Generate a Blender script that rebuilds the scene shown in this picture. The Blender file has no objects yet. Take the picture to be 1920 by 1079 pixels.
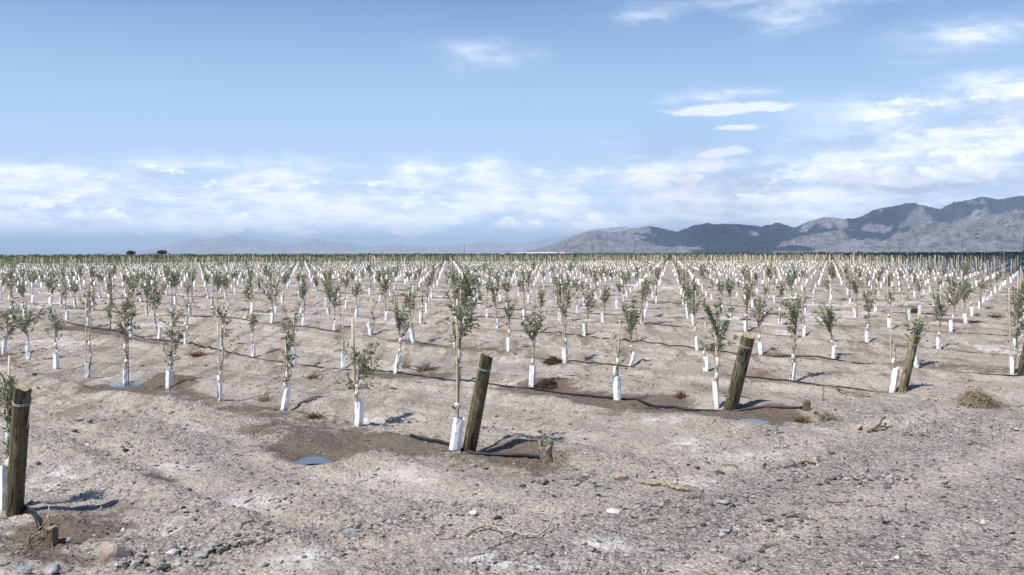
import bpy, math, random
import numpy as np
from mathutils import Matrix, Vector

R = math.radians
scene = bpy.context.scene
col = scene.collection

# ---------------------------------------------------------------- camera
F, YH, ROLL, EYE = 1892.0, 476.0, R(-0.161), 2.0      # focal length and horizon in photo pixels
cam_d = bpy.data.cameras.new('camera')
cam_d.sensor_width = 36
cam_d.lens = F / 1920 * 36
cam_d.shift_y = -(539.5 - YH) / 1920
cam_d.clip_start = 0.1
cam_d.clip_end = 200000
cam = bpy.data.objects.new('camera', cam_d)
col.objects.link(cam)
cam.matrix_world = Matrix.Translation((0, 0, EYE)) @ Matrix.Rotation(R(90), 4, 'X') @ Matrix.Rotation(ROLL, 4, 'Z')
scene.camera = cam

# ---------------------------------------------------------------- exposure, sun, sky
vs = scene.view_settings
vs.view_transform = 'Standard'
vs.look = 'None'
vs.gamma = 1
vs.exposure = 0.32
SHD = np.array([0.53, 0.41])                          # shadow on the ground per metre of height
sun_el = math.atan2(1, float(np.hypot(*SHD)))
sun_az = math.atan2(-SHD[0], -SHD[1])                 # compass style: from +Y towards +X
sd = bpy.data.lights.new('sun', 'SUN')
sd.energy = 5.0
sd.angle = R(0.5)
sd.color = (1.0, 0.955, 0.89)
sun = bpy.data.objects.new('sun', sd)
col.objects.link(sun)
sun.rotation_euler = Vector((SHD[0], SHD[1], -1)).to_track_quat('-Z', 'Y').to_euler()

world = bpy.data.worlds.new('World')
scene.world = world
world.use_nodes = True


class NT:
    """tiny helper for building shader node trees"""
    def __init__(self, tree):
        self.t = tree
        tree.nodes.clear()

    def n(self, kind, **kw):
        nd = self.t.nodes.new(kind)
        for k, v in kw.items():
            setattr(nd, k, v)
        return nd

    def put(self, sock, v):
        if isinstance(v, bpy.types.NodeSocket):
            self.t.links.new(v, sock)
        elif v is not None:
            sock.default_value = v

    def m(self, op, a, b=None, c=None, clamp=False):
        nd = self.n('ShaderNodeMath', operation=op)
        nd.use_clamp = clamp
        for i, v in enumerate((a, b, c)):
            if v is not None:
                self.put(nd.inputs[i], v)
        return nd.outputs[0]

    def mix(self, f, a, b, blend='MIX'):
        nd = self.n('ShaderNodeMix', data_type='RGBA', blend_type=blend)
        nd.clamp_factor = True
        self.put(nd.inputs[0], f)
        for i, v in ((6, a), (7, b)):
            self.put(nd.inputs[i], v if isinstance(v, bpy.types.NodeSocket) or len(v) == 4 else (*v, 1))
        return nd.outputs[2]

    def noise(self, vec, scale, detail=4, rough=0.5, lac=2.0, dist=0.0):
        nd = self.n('ShaderNodeTexNoise')
        self.put(nd.inputs['Vector'], vec)
        nd.inputs['Scale'].default_value = scale
        nd.inputs['Detail'].default_value = detail
        nd.inputs['Roughness'].default_value = rough
        nd.inputs['Lacunarity'].default_value = lac
        nd.inputs['Distortion'].default_value = dist
        return nd.outputs['Fac']

    def rng(self, v, a, b, c=0.0, d=1.0, smooth=False):
        nd = self.n('ShaderNodeMapRange')
        if smooth:
            nd.interpolation_type = 'SMOOTHSTEP'
        self.put(nd.inputs[0], v)
        for i, q in enumerate((a, b, c, d)):
            nd.inputs[i + 1].default_value = q
        return nd.outputs[0]

    def xyz(self, x, y, z):
        nd = self.n('ShaderNodeCombineXYZ')
        for i, v in enumerate((x, y, z)):
            self.put(nd.inputs[i], v)
        return nd.outputs[0]


def build_sky():
    w = NT(world.node_tree)
    tc = w.n('ShaderNodeTexCoord')
    sep = w.n('ShaderNodeSeparateXYZ')
    w.put(sep.inputs[0], tc.outputs['Generated'])
    x, y, z = sep.outputs
    rad = w.m('SQRT', w.m('ADD', w.m('MULTIPLY', x, x), w.m('MULTIPLY', y, y)))
    u = w.m('ARCTAN2', x, y)                     # bearing
    v = w.m('DIVIDE', z, w.m('MAXIMUM', rad, 1e-4))   # tangent of the height above the horizon
    sky = w.n('ShaderNodeTexSky', sky_type='NISHITA')
    sky.sun_disc = False
    sky.sun_elevation = sun_el
    sky.sun_rotation = sun_az
    sky.altitude = 600
    sky.air_density = 1.0
    sky.dust_density = 0.6
    sky.ozone_density = 3.0
    # thin high veil whitens the blue, more towards the horizon
    base = w.mix(w.rng(v, 0.09, 0.265, 0.80, 0.06), w.mix(1.0, sky.outputs[0], (0.72, 0.91, 1.13), 'MULTIPLY'), (5.8, 7.8, 10.6))
    # drifting warp for cloud outlines
    pv = w.xyz(w.m('MULTIPLY', u, 1.0), w.m('MULTIPLY', v, 2.6), 0.0)
    wa = w.noise(pv, 9, 5, 0.6)
    wb = w.noise(w.xyz(u, w.m('MULTIPLY', v, 2.6), 3.7), 26, 6, 0.62)
    wc = w.noise(w.xyz(w.m('MULTIPLY', u, 0.80), w.m('MULTIPLY', v, 2.7), 8.1), 15, 8, 0.64, 2.1, 0.2)
    du = w.m('ADD', w.m('MULTIPLY', w.m('SUBTRACT', wa, 0.5), 0.13), w.m('MULTIPLY', w.m('SUBTRACT', wb, 0.5), 0.05))
    dv = w.m('ADD', w.m('MULTIPLY', w.m('SUBTRACT', wb, 0.5), 0.026), w.m('MULTIPLY', w.m('SUBTRACT', wa, 0.5), 0.02))
    uu = w.m('ADD', u, du)
    vv = w.m('ADD', v, dv)

    def ellipse(cu, cv, ru, rv, amp):
        a = w.m('DIVIDE', w.m('SUBTRACT', uu, cu), ru)
        b = w.m('DIVIDE', w.m('SUBTRACT', vv, cv), rv)
        d = w.m('ADD', w.m('MULTIPLY', a, a), w.m('MULTIPLY', b, b))
        return w.m('MULTIPLY', w.m('EXPONENT', w.m('MULTIPLY', d, -1.0)), amp)

    ul = w.m('ADD', u, w.m('MULTIPLY', w.m('SUBTRACT', wb, 0.5), 0.030))
    vl = w.m('ADD', v, w.m('MULTIPLY', w.m('SUBTRACT', wb, 0.5), 0.012))

    def lens(list_):
        tot = None
        for (px, py, rx, ry, amp) in list_:
            a = w.m('DIVIDE', w.m('SUBTRACT', ul, math.atan((px - 960) / F)), rx / F)
            b = w.m('DIVIDE', w.m('SUBTRACT', vl, (476 - py) / F), ry / F)
            d = w.m('ADD', w.m('MULTIPLY', a, a), w.m('MULTIPLY', b, b))
            e = w.m('MULTIPLY', w.m('EXPONENT', w.m('MULTIPLY', d, -1.0)), amp)
            tot = e if tot is None else w.m('ADD', tot, e)
        return tot

    def band(list_):
        tot = None
        for (px, py, rx, ry, amp) in list_:
            e = ellipse(math.atan((px - 960) / F), (476 - py) / F, rx / F, ry / F, amp)
            tot = e if tot is None else w.m('ADD', tot, e)
        return tot
    # thin sheets: soft veils
    veil = band(SKY_VEILS)
    body = band(SKY_BODIES)
    # streaky bank low over the horizon
    bank = w.m('MULTIPLY', w.rng(vv, 0.000, 0.030, 0.25, 1.0, True), w.rng(vv, 0.074, 0.094, 1.0, 0.0, True))
    bank = w.m('MULTIPLY', bank, w.rng(wc, 0.28, 0.52, 0.52, 1.0, True))
    streak = w.rng(wc, 0.36, 0.64, 0.0, 1.0, True)
    tv = w.m('MULTIPLY', veil, w.rng(wc, 0.30, 0.60, 0.2, 1.0, True))
    # puffs: cut by a billowing noise
    wd = w.noise(w.xyz(u, w.m('MULTIPLY', v, 1.9), 5.2), 44, 8, 0.66)
    puff = w.m('ADD', body, w.m('MULTIPLY', w.m('SUBTRACT', wd, 0.5), 2.2))
    puff = w.m('MULTIPLY', w.rng(puff, 0.40, 0.86, 0.0, 1.0, True), w.rng(body, 0.05, 0.3, 0.0, 1.0))
    cov = w.m('MAXIMUM', w.m('MULTIPLY', bank, 0.95), w.m('MINIMUM', w.m('MULTIPLY', tv, 0.85), 0.9))
    # shade of the sheets: grey violet hollows, white tops
    tone = w.mix(w.rng(wc, 0.40, 0.66, 0.0, 1.0, True), (7.0, 8.5, 10.6), (12.6, 12.9, 13.6))
    c1 = w.mix(cov, base, tone)
    white = w.mix(w.rng(wd, 0.40, 0.62), (9.6, 10.4, 11.6), (13.2, 13.4, 13.8))
    c2 = w.mix(w.m('MULTIPLY', puff, 0.95), c1, white)
    ln = w.m('ADD', lens(SKY_LENS), w.m('MULTIPLY', w.m('SUBTRACT', wd, 0.5), 1.1))
    c2 = w.mix(w.m('MULTIPLY', w.rng(ln, 0.30, 0.80, 0.0, 1.0, True), 0.80), c2, (10.2, 10.7, 11.4))
    grey = band(SKY_GREYS)
    c3 = w.mix(w.m('MULTIPLY', w.m('MINIMUM', grey, 1.0), w.rng(wb, 0.36, 0.58, 0.1, 0.9)), c2, (5.0, 6.0, 7.8))
    # low cloud stands far off in full sun
    lowc = w.m('MULTIPLY', w.m('MAXIMUM', cov, puff), w.rng(v, 0.015, 0.075, 1.0, 0.0, True))
    c3 = w.mix(w.m('MULTIPLY', lowc, 0.75), c3, w.mix(1.0, c3, (1.7, 1.65, 1.55), 'MULTIPLY'))
    bg = w.n('ShaderNodeBackground')
    w.put(bg.inputs[0], c3)
    bg.inputs[1].default_value = 0.09
    out = w.n('ShaderNodeOutputWorld')
    w.put(out.inputs[0], bg.outputs[0])


SKY_VEILS = [(910, 102, 80, 26, 0.55), (1340, 188, 60, 10, 0.6),
             (1620, 4, 260, 22, 1.0), (1490, 55, 50, 24, 0.6), (1835, 112, 100, 34, 0.8), (1210, 33, 50, 14, 0.5),
             (1790, 222, 230, 24, 1.1), (1800, 270, 220, 36, 0.7), (1650, 310, 240, 34, 0.6), (1900, 185, 90, 14, 1.0),
             (1500, 350, 700, 50, 1.2), (1850, 340, 160, 60, 1.2), (820, 330, 300, 22, 0.9),
             (300, 330, 240, 24, 0.9), (1200, 375, 500, 40, 0.8), (120, 395, 300, 30, 0.7)]
SKY_LENS = [(1330, 215, 95, 8, 1.0), (1420, 208, 95, 10, 1.0), (1382, 248, 48, 6, 1.0), (1365, 290, 42, 10, 1.1), (1335, 294, 22, 6, 0.7), (1290, 346, 22, 14, 1.1), (1890, 195, 90, 6, 0.8)]
SKY_BODIES = [(60, 385, 70, 14, 0.9), (330, 438, 80, 9, 0.9), (560, 432, 60, 12, 1.0), (500, 345, 120, 10, 0.8), (700, 345, 70, 8, 0.8), (880, 390, 60, 12, 0.9), (1050, 400, 60, 12, 0.9), (1420, 375, 50, 14, 1.0), (1215, 352, 30, 10, 0.8), (1640, 235, 120, 12, 0.7), (1760, 300, 60, 14, 0.8), (300, 325, 90, 9, 0.7),
              (755, 378, 40, 16, 1.2), (800, 425, 40, 18, 1.2), (430, 422, 42, 18, 1.2), (185, 412, 60, 14, 1.1),
              (1290, 345, 28, 18, 1.3), (1540, 330, 55, 22, 1.2), (1600, 345, 90, 20, 0.9), (1130, 420, 60, 20, 1.0),
              (1835, 335, 40, 22, 1.2), (1710, 345, 60, 18, 1.0), (30, 425, 60, 12, 1.0),
              (640, 395, 60, 10, 0.8), (960, 420, 60, 14, 0.9), (1890, 295, 40, 24, 1.0), (1800, 210, 140, 12, 0.8)]
SKY_GREYS = [(1890, 248, 60, 22, 1.1), (1760, 262, 120, 8, 0.6), (1620, 285, 120, 10, 0.45), (1700, 20, 200, 8, 0.4), (1840, 128, 80, 10, 0.4), (1890, 350, 120, 14, 0.7), (1700, 360, 180, 10, 0.5), (1880, 312, 24, 14, 0.5),
             (1050, 395, 300, 10, 0.3), (400, 380, 220, 8, 0.25)]
SKY_GREYS += [(b[0] + 6, b[1] + b[3] * 0.85, b[2] * 0.9, b[3] * 0.4, 0.30) for b in SKY_BODIES]
build_sky()

# ---------------------------------------------------------------- numbers: noise, projection, the lie of the land
def hash2(ix, iy, seed):
    h = (ix.astype(np.int64) * 374761393 + iy.astype(np.int64) * 668265263 + seed * 1442695041) & 0xFFFFFFFF
    h = ((h ^ (h >> 13)) * 1274126177) & 0xFFFFFFFF
    h = ((h ^ (h >> 16)) * 2246822519) & 0xFFFFFFFF
    return ((h ^ (h >> 15)) & 0xFFFFFF) / float(0xFFFFFF)


def vnoise(x, y, seed=0):
    x = np.asarray(x, float); y = np.asarray(y, float)
    ix = np.floor(x); iy = np.floor(y)
    fx = x - ix; fy = y - iy
    fx = fx * fx * fx * (fx * (fx * 6 - 15) + 10); fy = fy * fy * fy * (fy * (fy * 6 - 15) + 10)
    ix = ix.astype(np.int64); iy = iy.astype(np.int64)
    a = hash2(ix, iy, seed); b = hash2(ix + 1, iy, seed)
    c = hash2(ix, iy + 1, seed); d = hash2(ix + 1, iy + 1, seed)
    return (a + (b - a) * fx) * (1 - fy) + (c + (d - c) * fx) * fy


def fbm(x, y, oct=4, seed=0, gain=0.5, lac=2.03):
    s = 0; a = 1; t = 0
    for i in range(oct):
        s = s + a * (vnoise(x, y, seed + i * 17) - 0.5)
        t += a; a *= gain
        x, y = (x * 0.8 - y * 0.6) * lac + 11.3, (x * 0.6 + y * 0.8) * lac - 7.7
    return s / t


def ridged(x, y, oct=5, seed=0, gain=0.5):
    s = 0; a = 1; t = 0
    for i in range(oct):
        s = s + a * (1 - np.abs(2 * vnoise(x, y, seed + i * 13) - 1))
        t += a; a *= gain
        x, y = (x * 0.8 - y * 0.6) * 2.1 + 5.1, (x * 0.6 + y * 0.8) * 2.1 + 9.2
    return s / t


def smooth(v, a, b):
    t = np.clip((v - a) / (b - a), 0, 1)
    return t * t * (3 - 2 * t)


CR, SR = math.cos(ROLL), math.sin(ROLL)


def ray(px, py):
    dx, dy = px - 960.0, py - YH
    return (CR * dx + SR * dy) / F, -(-SR * dx + CR * dy) / F      # sideways and up per metre of depth


def project(x, y, z):
    a, b = F * x / y, F * (EYE - z) / y
    return 960 + CR * a - SR * b, YH + SR * a + CR * b


# orchard lattice (rows run away to the left, 42.8 degrees)
TH = R(42.844)
U = np.array([-math.sin(TH), math.cos(TH)])
V = np.array([math.cos(TH), math.sin(TH)])
O0 = np.array([-0.667, 10.218])
SP, PITCH = 1.603, 3.681
OFFS = {-1: 0.2, 0: 0.0, 1: -0.383, 2: -0.625, 3: -0.803, 4: -0.005, 5: 1.842}


def row_off(r):
    return OFFS[r] if r in OFFS else 1.842 - 3.0 - 0.19 * (r - 5)


def lattice(r, k):
    p = O0 + U * SP * (k + row_off(r)) + V * PITCH * r
    return p[0], p[1]


# the saplings one can tell apart: foot x, y; crown top y, crown foot y, crown width (photo px); form; density; stake top y; lean px
S = {
 (0, 0): (851, 848, 508, 648, 78, 'column', 1.15, 560, 10, 'tallest full crowned'),
 (0, 1): (672, 798, 640, 742, 70, 'bush', 0.9, 598, 10, 'short bushy'),
 (0, 2): (532, 769, 608, 722, 34, 'column', 0.8, 640, 8, 'narrow leafy'),
 (0, 3): (413, 752, 590, 700, 52, 'sparse', 0.6, 600, 2, 'thin sparsely leaved'),
 (0, 4): (317, 728, 582, 690, 40, 'column', 0.85, None, 3, 'narrow leafy'),
 (0, 5): (235, 723, 566, 640, 42, 'column', 1.1, 620, 6, 'dark leafy topped'),
 (0, 6): (164, 709, 530, 640, 28, 'sparse', 0.6, 560, -2, 'tall thin'),
 (0, 7): (106, 693, 566, 640, 40, 'vase', 0.7, None, -2, 'small crowned'),
 (0, 8): (53, 676, 575, 630, 88, 'vase', 1.1, None, 0, 'wide spreading'),
 (0, 9): (7, 665, 570, 640, 44, 'bush', 1.2, None, 2, 'dark bushy'),
 (1, 0): (1345, 767, 556, 660, 76, 'vase', 1.0, 610, 8, 'loose open crowned'),
 (1, 1): (1158, 752, 625, 700, 40, 'sparse', 0.5, 600, -4, 'small sparse'),
 (1, 2): (997, 728, 566, 640, 52, 'vase', 1.1, None, 12, 'full crowned'),
 (1, 3): (862, 715, 575, 640, 34, 'sparse', 0.5, 566, 0, 'pale trunked'),
 (1, 4): (741, 701, 566, 630, 48, 'vase', 1.0, None, 8, 'round crowned'),
 (1, 5): (643, 691, 565, 660, 24, 'sparse', 0.45, 575, 2, 'thin nearly bare'),
 (1, 6): (552, 688, 556, 640, 38, 'vase', 0.6, 600, 10, 'leaning open'),
 (1, 7): (475, 670, 582, 620, 28, 'vase', 0.6, None, 4, 'small tufted'),
 (1, 8): (416, 657, 560, 610, 34, 'vase', 0.8, None, 2, 'small round'),
 (1, 9): (349, 648, 555, 625, 26, 'sparse', 0.55, 560, -2, 'thin sparse'),
 (1, 10): (298, 639, 518, 580, 48, 'vase', 1.2, None, -4, 'full dark crowned'),
 (1, 11): (246, 632, 516, 590, 36, 'column', 1.0, 560, 4, 'tall dark columnar'),
 (1, 12): (207, 620, 545, 600, 18, 'column', 0.9, None, 3, 'small dark columnar'),
 (1, 13): (164, 614, 534, 580, 28, 'vase', 0.9, 545, 4, 'small crowned'),
 (1, 14): (126, 602, 512, 560, 34, 'vase', 0.8, None, 0, 'wide topped'),
 (1, 15): (92, 598, 500, 550, 34, 'vase', 0.9, None, 0, 'full crowned'),
 (2, 0): (1673, 735, 635, 670, 16, 'sparse', 0.25, 596, 8, 'almost bare'),
 (2, 1): (1484, 717, 558, 640, 46, 'column', 1.05, 575, 14, 'full leafy'),
 (2, 2): (1324, 698, 600, 650, 20, 'sparse', 0.3, 604, 2, 'almost bare pale'),
 (2, 3): (1181, 688, 566, 625, 48, 'vase', 1.1, None, 8, 'round crowned'),
 (2, 4): (1060, 682, 526, 600, 34, 'column', 1.2, 535, 0, 'tall dark crowned'),
 (2, 5): (954, 662, 556, 600, 26, 'vase', 0.7, 580, 6, 'small sparse'),
 (2, 6): (860, 652, 540, 580, 24, 'sparse', 0.6, None, 0, 'half hidden'),
 (2, 7): (776, 643, 536, 580, 32, 'vase', 0.8, None, -2, 'small crowned'),
 (2, 8): (696, 630, 552, 600, 14, 'sparse', 0.4, 560, 2, 'thin bare'),
 (2, 9): (627, 621, 526, 575, 34, 'vase', 1.1, None, 4, 'round crowned'),
 (2, 10): (569, 612, 520, 562, 24, 'vase', 0.8, None, 2, 'small crowned'),
 (2, 11): (510, 607, 520, 565, 46, 'vase', 0.8, None, 0, 'wide open'),
 (2, 12): (463, 598, 530, 565, 24, 'vase', 0.9, None, 0, 'dark trunked'),
 (2, 13): (407, 595, 514, 545, 36, 'vase', 1.0, None, 3, 'full topped'),
 (3, 0): (1898, 702, 566, 640, 34, 'column', 0.9, 540, 2, 'leafy staked'),
 (3, 1): (1720, 692, 596, 645, 60, 'vase', 1.0, 582, -4, 'wide topped'),
 (3, 2): (1563, 675, 566, 625, 56, 'vase', 1.1, 562, 6, 'full spreading'),
 (3, 3): (1427, 666, 556, 610, 44, 'vase', 1.0, None, 4, 'open round crowned'),
 (3, 4): (1308, 658, 530, 590, 36, 'vase', 1.0, 545, -4, 'full crowned'),
 (3, 5): (1195, 644, 560, 600, 20, 'sparse', 0.4, None, 0, 'half hidden sparse'),
 (3, 6): (1097, 632, 532, 580, 26, 'vase', 0.9, None, 2, 'forked'),
 (3, 7): (1011, 623, 540, 575, 20, 'vase', 0.7, 545, 0, 'small'),
 (3, 8): (933, 617, 514, 570, 28, 'vase', 1.0, None, -4, 'upright full crowned'),
 (4, 0): (1908, 668, 540, 620, 26, 'column', 1.0, 515, 0, 'tall leafy'),
 (4, 1): (1760, 657, 556, 600, 34, 'vase', 1.1, None, 6, 'full crowned'),
 (4, 2): (1626, 643, 548, 590, 20, 'column', 0.8, None, 0, 'small dark crowned'),
 (4, 3): (1507, 632, 550, 600, 16, 'sparse', 0.5, 520, 0, 'thin staked'),
 (4, 4): (1398, 623, 534, 575, 22, 'column', 1.1, None, 0, 'dark narrow crowned'),
 (4, 5): (1300, 612, 520, 570, 26, 'vase', 1.0, 535, 2, 'small full crowned'),
 (5, 0): (1783, 623, 520, 575, 54, 'vase', 1.3, None, 12, 'broad dense crowned'),
 (5, 1): (1667, 618, 540, 570, 20, 'vase', 0.5, 510, 0, 'thin staked'),
}

_obs = []
for (r, k), s in S.items():
    X, Y = lattice(r, k)
    _, up = ray(s[0], s[1])
    _obs.append((X, Y, EYE + up * Y))
_obs += [(-3.9, 7.9, 0.0), (0, 7, 0), (3, 8, 0.02), (6, 11, 0.02)]
_obs = np.array(_obs)

PUDDLES = [  # photo x, y, half width, half height (px), name for the label
    (244, 718, 30, 9), (588, 861, 33, 6.5), (1404, 788, 36, 6), (1225, 764, 22, 4)]


TRENCH = [(600, 842, 170, 15, 0.055), (1180, 772, 230, 9, 0.04), (70, 1005, 150, 20, 0.03), (280, 720, 90, 8, 0.03)]


def base_height(x, y):
    x = np.asarray(x, float); y = np.asarray(y, float)
    num = np.zeros(x.shape); den = np.full(x.shape, 0.12)
    for (ox, oy, oz) in _obs:
        w = np.exp(-((x - ox) ** 2 + (y - oy) ** 2) / (2 * 1.25 ** 2))
        num += w * oz; den += w
    h = num / den
    d = np.hypot(x, y)
    h = h + 0.16 * fbm(x * 0.11, y * 0.11, 3, 5) * smooth(d, 22, 50) * (1 - smooth(d, 150, 260))
    # shallow irrigation furrow with low banks along each row
    q = (x - O0[0]) * V[0] + (y - O0[1]) * V[1]
    wob = 0.35 * fbm(x * 0.5, y * 0.5, 2, 77)
    e = (q / PITCH + wob / PITCH)
    dist = np.abs(e - np.round(e)) * PITCH
    inrow = smooth((x - O0[0]) * U[0] + (y - O0[1]) * U[1], -3.2, -1.2)
    side = 0.6 + 0.8 * vnoise(x * 0.6, y * 0.6, 88)
    f = side * (0.058 * np.exp(-((dist - 0.8) / 0.26) ** 2) - 0.045 * np.exp(-((dist - 0.3) / 0.30) ** 2)) + 0.03 * np.exp(-((dist - 1.5) / 0.2) ** 2) * vnoise(x * 0.9, y * 0.9, 89)
    h = h + f * inrow * (1 - smooth(d, 80, 140))
    for (px, py, hw, hh, dep) in TRENCH:
        sx, up = ray(px, py)
        Y = EYE / -up
        g = ((x - sx * Y) / (hw / F * Y)) ** 2 + ((y - Y) / (hh * Y * Y / (F * EYE))) ** 2
        h = h - dep * np.exp(-g ** 1.5) + 0.5 * dep * np.exp(-((np.sqrt(g) - 1.35) / 0.25) ** 2)
    # wheel ruts
    for dd in (1.12, 1.44):
        h = h - 0.018 * np.exp(-((dist - dd) / 0.10) ** 2) * inrow * (1 - smooth(d, 60, 120))
    return h


PUD = []


def ground_height(x, y, fine=False):
    h = base_height(x, y)
    for (cx, cy, z, a, b) in PUD:
        g = np.exp(-(((x - cx) / (a * 1.25)) ** 2 + ((y - cy) / (b * 1.25)) ** 2) ** 1.5)
        rr = np.sqrt(((x - cx) / (a * 1.55)) ** 2 + ((y - cy) / (b * 1.55)) ** 2)
        h = np.where(rr < 1.25, np.maximum(h, z + 0.004), h)
        h = h * (1 - g) + (z - 0.030) * g
    if fine:
        d = np.hypot(x, y)
        near = 1 - smooth(d, 45, 90)
        rough = 0.35 + 0.9 * smooth(fbm(x * 0.4, y * 0.4, 3, 3), -0.1, 0.25)
        bumps = 0.040 * fbm(x * 1.1, y * 1.1, 3, 21) + 0.034 * (ridged(x * 2.3, y * 2.3, 3, 31) - 0.5) * rough \
            + 0.044 * fbm(x * 8, y * 8, 4, 41, 0.6) * (0.5 + rough)
        clod = np.clip(vnoise(x * 7.3, y * 7.3, 61) - 0.66, 0, 1) * 0.16 * rough * smooth(fbm(x * 0.7, y * 0.7, 3, 66), -0.02, 0.2)
        calm = np.ones_like(h)
        for (cx, cy, z, a, b) in PUD:
            rr = ((x - cx) / (a * 1.55)) ** 2 + ((y - cy) / (b * 1.55)) ** 2
            calm -= 0.45 * np.exp(-(rr / 1.6) ** 3)
        h = h + near * calm * (bumps + clod)
    return h


def at(px, py, lift=0.0):
    sx, up = ray(px, py)
    Y = EYE / max(-up, 1e-4)
    for _ in range(14):
        z = float(ground_height(np.array([sx * Y]), np.array([Y]))[0]) + lift
        Yn = (z - EYE) / up
        Y = 0.5 * Y + 0.5 * Yn
    z = float(ground_height(np.array([sx * Y]), np.array([Y]))[0])
    return Vector((sx * Y, Y, z))


def gz(x, y):
    return float(ground_height(np.array([x]), np.array([y]))[0])


for (px, py, hw, hh) in PUDDLES:
    p = at(px, py)
    a = hw / F * p.y
    b = hh * p.y * p.y / (F * EYE)
    PUD.append((p.x, p.y, p.z, a, b))

# ---------------------------------------------------------------- mesh helpers
class MB:
    def __init__(self):
        self.v = []; self.f = []; self.mi = []; self.n = 0

    def add(self, verts, faces, mat=0):
        verts = np.asarray(verts, float).reshape(-1, 3)
        self.v.append(verts)
        for f in faces:
            self.f.append(tuple(int(i) + self.n for i in f))
            self.mi.append(mat)
        self.n += len(verts)

    def tube(self, pts, rad, sides=6, cap=True, mat=0):
        pts = np.asarray(pts, float); m = len(pts)
        rad = np.broadcast_to(np.asarray(rad, float), (m,))
        tan = np.gradient(pts, axis=0)
        tan /= np.linalg.norm(tan, axis=1)[:, None] + 1e-12
        ref = np.array([0.31, 0.95, 0.05]) if abs(tan[0][2]) > 0.7 else np.array([0.0, 0, 1])
        a = np.cross(tan, ref); a /= np.linalg.norm(a, axis=1)[:, None] + 1e-12
        b = np.cross(tan, a)
        th = np.arange(sides) * 2 * math.pi / sides
        vs_ = pts[:, None, :] + rad[:, None, None] * (np.cos(th)[None, :, None] * a[:, None, :] + np.sin(th)[None, :, None] * b[:, None, :])
        fs = []
        for i in range(m - 1):
            for j in range(sides):
                jn = (j + 1) % sides
                fs.append((i * sides + j, i * sides + jn, (i + 1) * sides + jn, (i + 1) * sides + j))
        if cap:
            fs.append(tuple(range(sides))[::-1])
            fs.append(tuple((m - 1) * sides + j for j in range(sides)))
        self.add(vs_.reshape(-1, 3), fs, mat)

    def mesh(self, name, mats, smooth_=False):
        me = bpy.data.meshes.new(name)
        me.from_pydata(np.concatenate(self.v).tolist() if self.v else [], [], self.f)
        for m in (mats if isinstance(mats, (list, tuple)) else [mats]):
            me.materials.append(m)
        if any(self.mi):
            me.polygons.foreach_set('material_index', self.mi)
        if smooth_:
            me.polygons.foreach_set('use_smooth', [True] * len(me.polygons))
        me.update()
        return me

    def build(self, name, mats, parent=None, smooth_=False):
        o = bpy.data.objects.new(name, self.mesh(name, mats, smooth_))
        col.objects.link(o)
        if parent is not None:
            o.parent = parent
        return o


def fast_mesh(name, verts, loops, sizes, mat, smooth_=False):
    """mesh from flat arrays (many faces)"""
    me = bpy.data.meshes.new(name)
    me.vertices.add(len(verts))
    me.vertices.foreach_set('co', np.asarray(verts, np.float32).ravel())
    me.loops.add(len(loops))
    me.loops.foreach_set('vertex_index', np.asarray(loops, np.int32))
    starts = np.concatenate([[0], np.cumsum(sizes)[:-1]]).astype(np.int32)
    me.polygons.add(len(sizes))
    me.polygons.foreach_set('loop_start', starts)
    me.polygons.foreach_set('loop_total', np.asarray(sizes, np.int32))
    if smooth_:
        me.polygons.foreach_set('use_smooth', np.ones(len(sizes), bool))
    for m in (mat if isinstance(mat, (list, tuple)) else [mat]):
        me.materials.append(m)
    me.update(calc_edges=True)
    return me


def link(name, me, parent=None):
    o = bpy.data.objects.new(name, me)
    col.objects.link(o)
    if parent is not None:
        o.parent = parent
    return o


def tag(o, label=None, cat=None, group=None, kind=None):
    if label: o['label'] = label
    if cat: o['category'] = cat
    if group: o['group'] = group
    if kind: o['kind'] = kind
    return o


def empty(name, loc, rz=0.0):
    o = bpy.data.objects.new(name, None)
    o.empty_display_size = 0.1
    o.location = loc
    o.rotation_euler = (0, 0, rz)
    col.objects.link(o)
    return o


# ---------------------------------------------------------------- materials
def material(name):
    m = bpy.data.materials.new(name)
    m.use_nodes = True
    w = NT(m.node_tree)
    out = w.n('ShaderNodeOutputMaterial')
    p = w.n('ShaderNodeBsdfPrincipled')
    w.t.links.new(p.outputs[0], out.inputs[0])
    tc = w.n('ShaderNodeTexCoord')
    return m, w, p, tc.outputs['Object'], out


def bump(w, p, h, dist, strength=1.0):
    b = w.n('ShaderNodeBump')
    b.inputs['Strength'].default_value = strength
    b.inputs['Distance'].default_value = dist
    w.put(b.inputs['Height'], h)
    w.t.links.new(b.outputs[0], p.inputs['Normal'])


def mottled(name, c1, c2, scale, rough=0.8, bd=0.0, bscale=None, detail=5, lo=0.35, hi=0.65, island=0.0, stretch=None):
    m, w, p, co, out = material(name)
    if stretch:
        mp = w.n('ShaderNodeMapping')
        w.put(mp.inputs[0], co)
        mp.inputs['Scale'].default_value = stretch
        co = mp.outputs[0]
    c = w.mix(w.rng(w.noise(co, scale, detail, 0.6), lo, hi), c1, c2)
    if island:
        g = w.n('ShaderNodeNewGeometry')
        c = w.mix(1.0, c, w.mix(g.outputs['Random Per Island'], (1 - island,) * 3, (1 + island,) * 3), 'MULTIPLY')
    w.put(p.inputs['Base Color'], c)
    p.inputs['Roughness'].default_value = rough
    p.inputs['Specular IOR Level'].default_value = 0.25
    if bd:
        bump(w, p, w.noise(co, bscale or scale * 3, 4, 0.6), bd)
    return m


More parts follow.
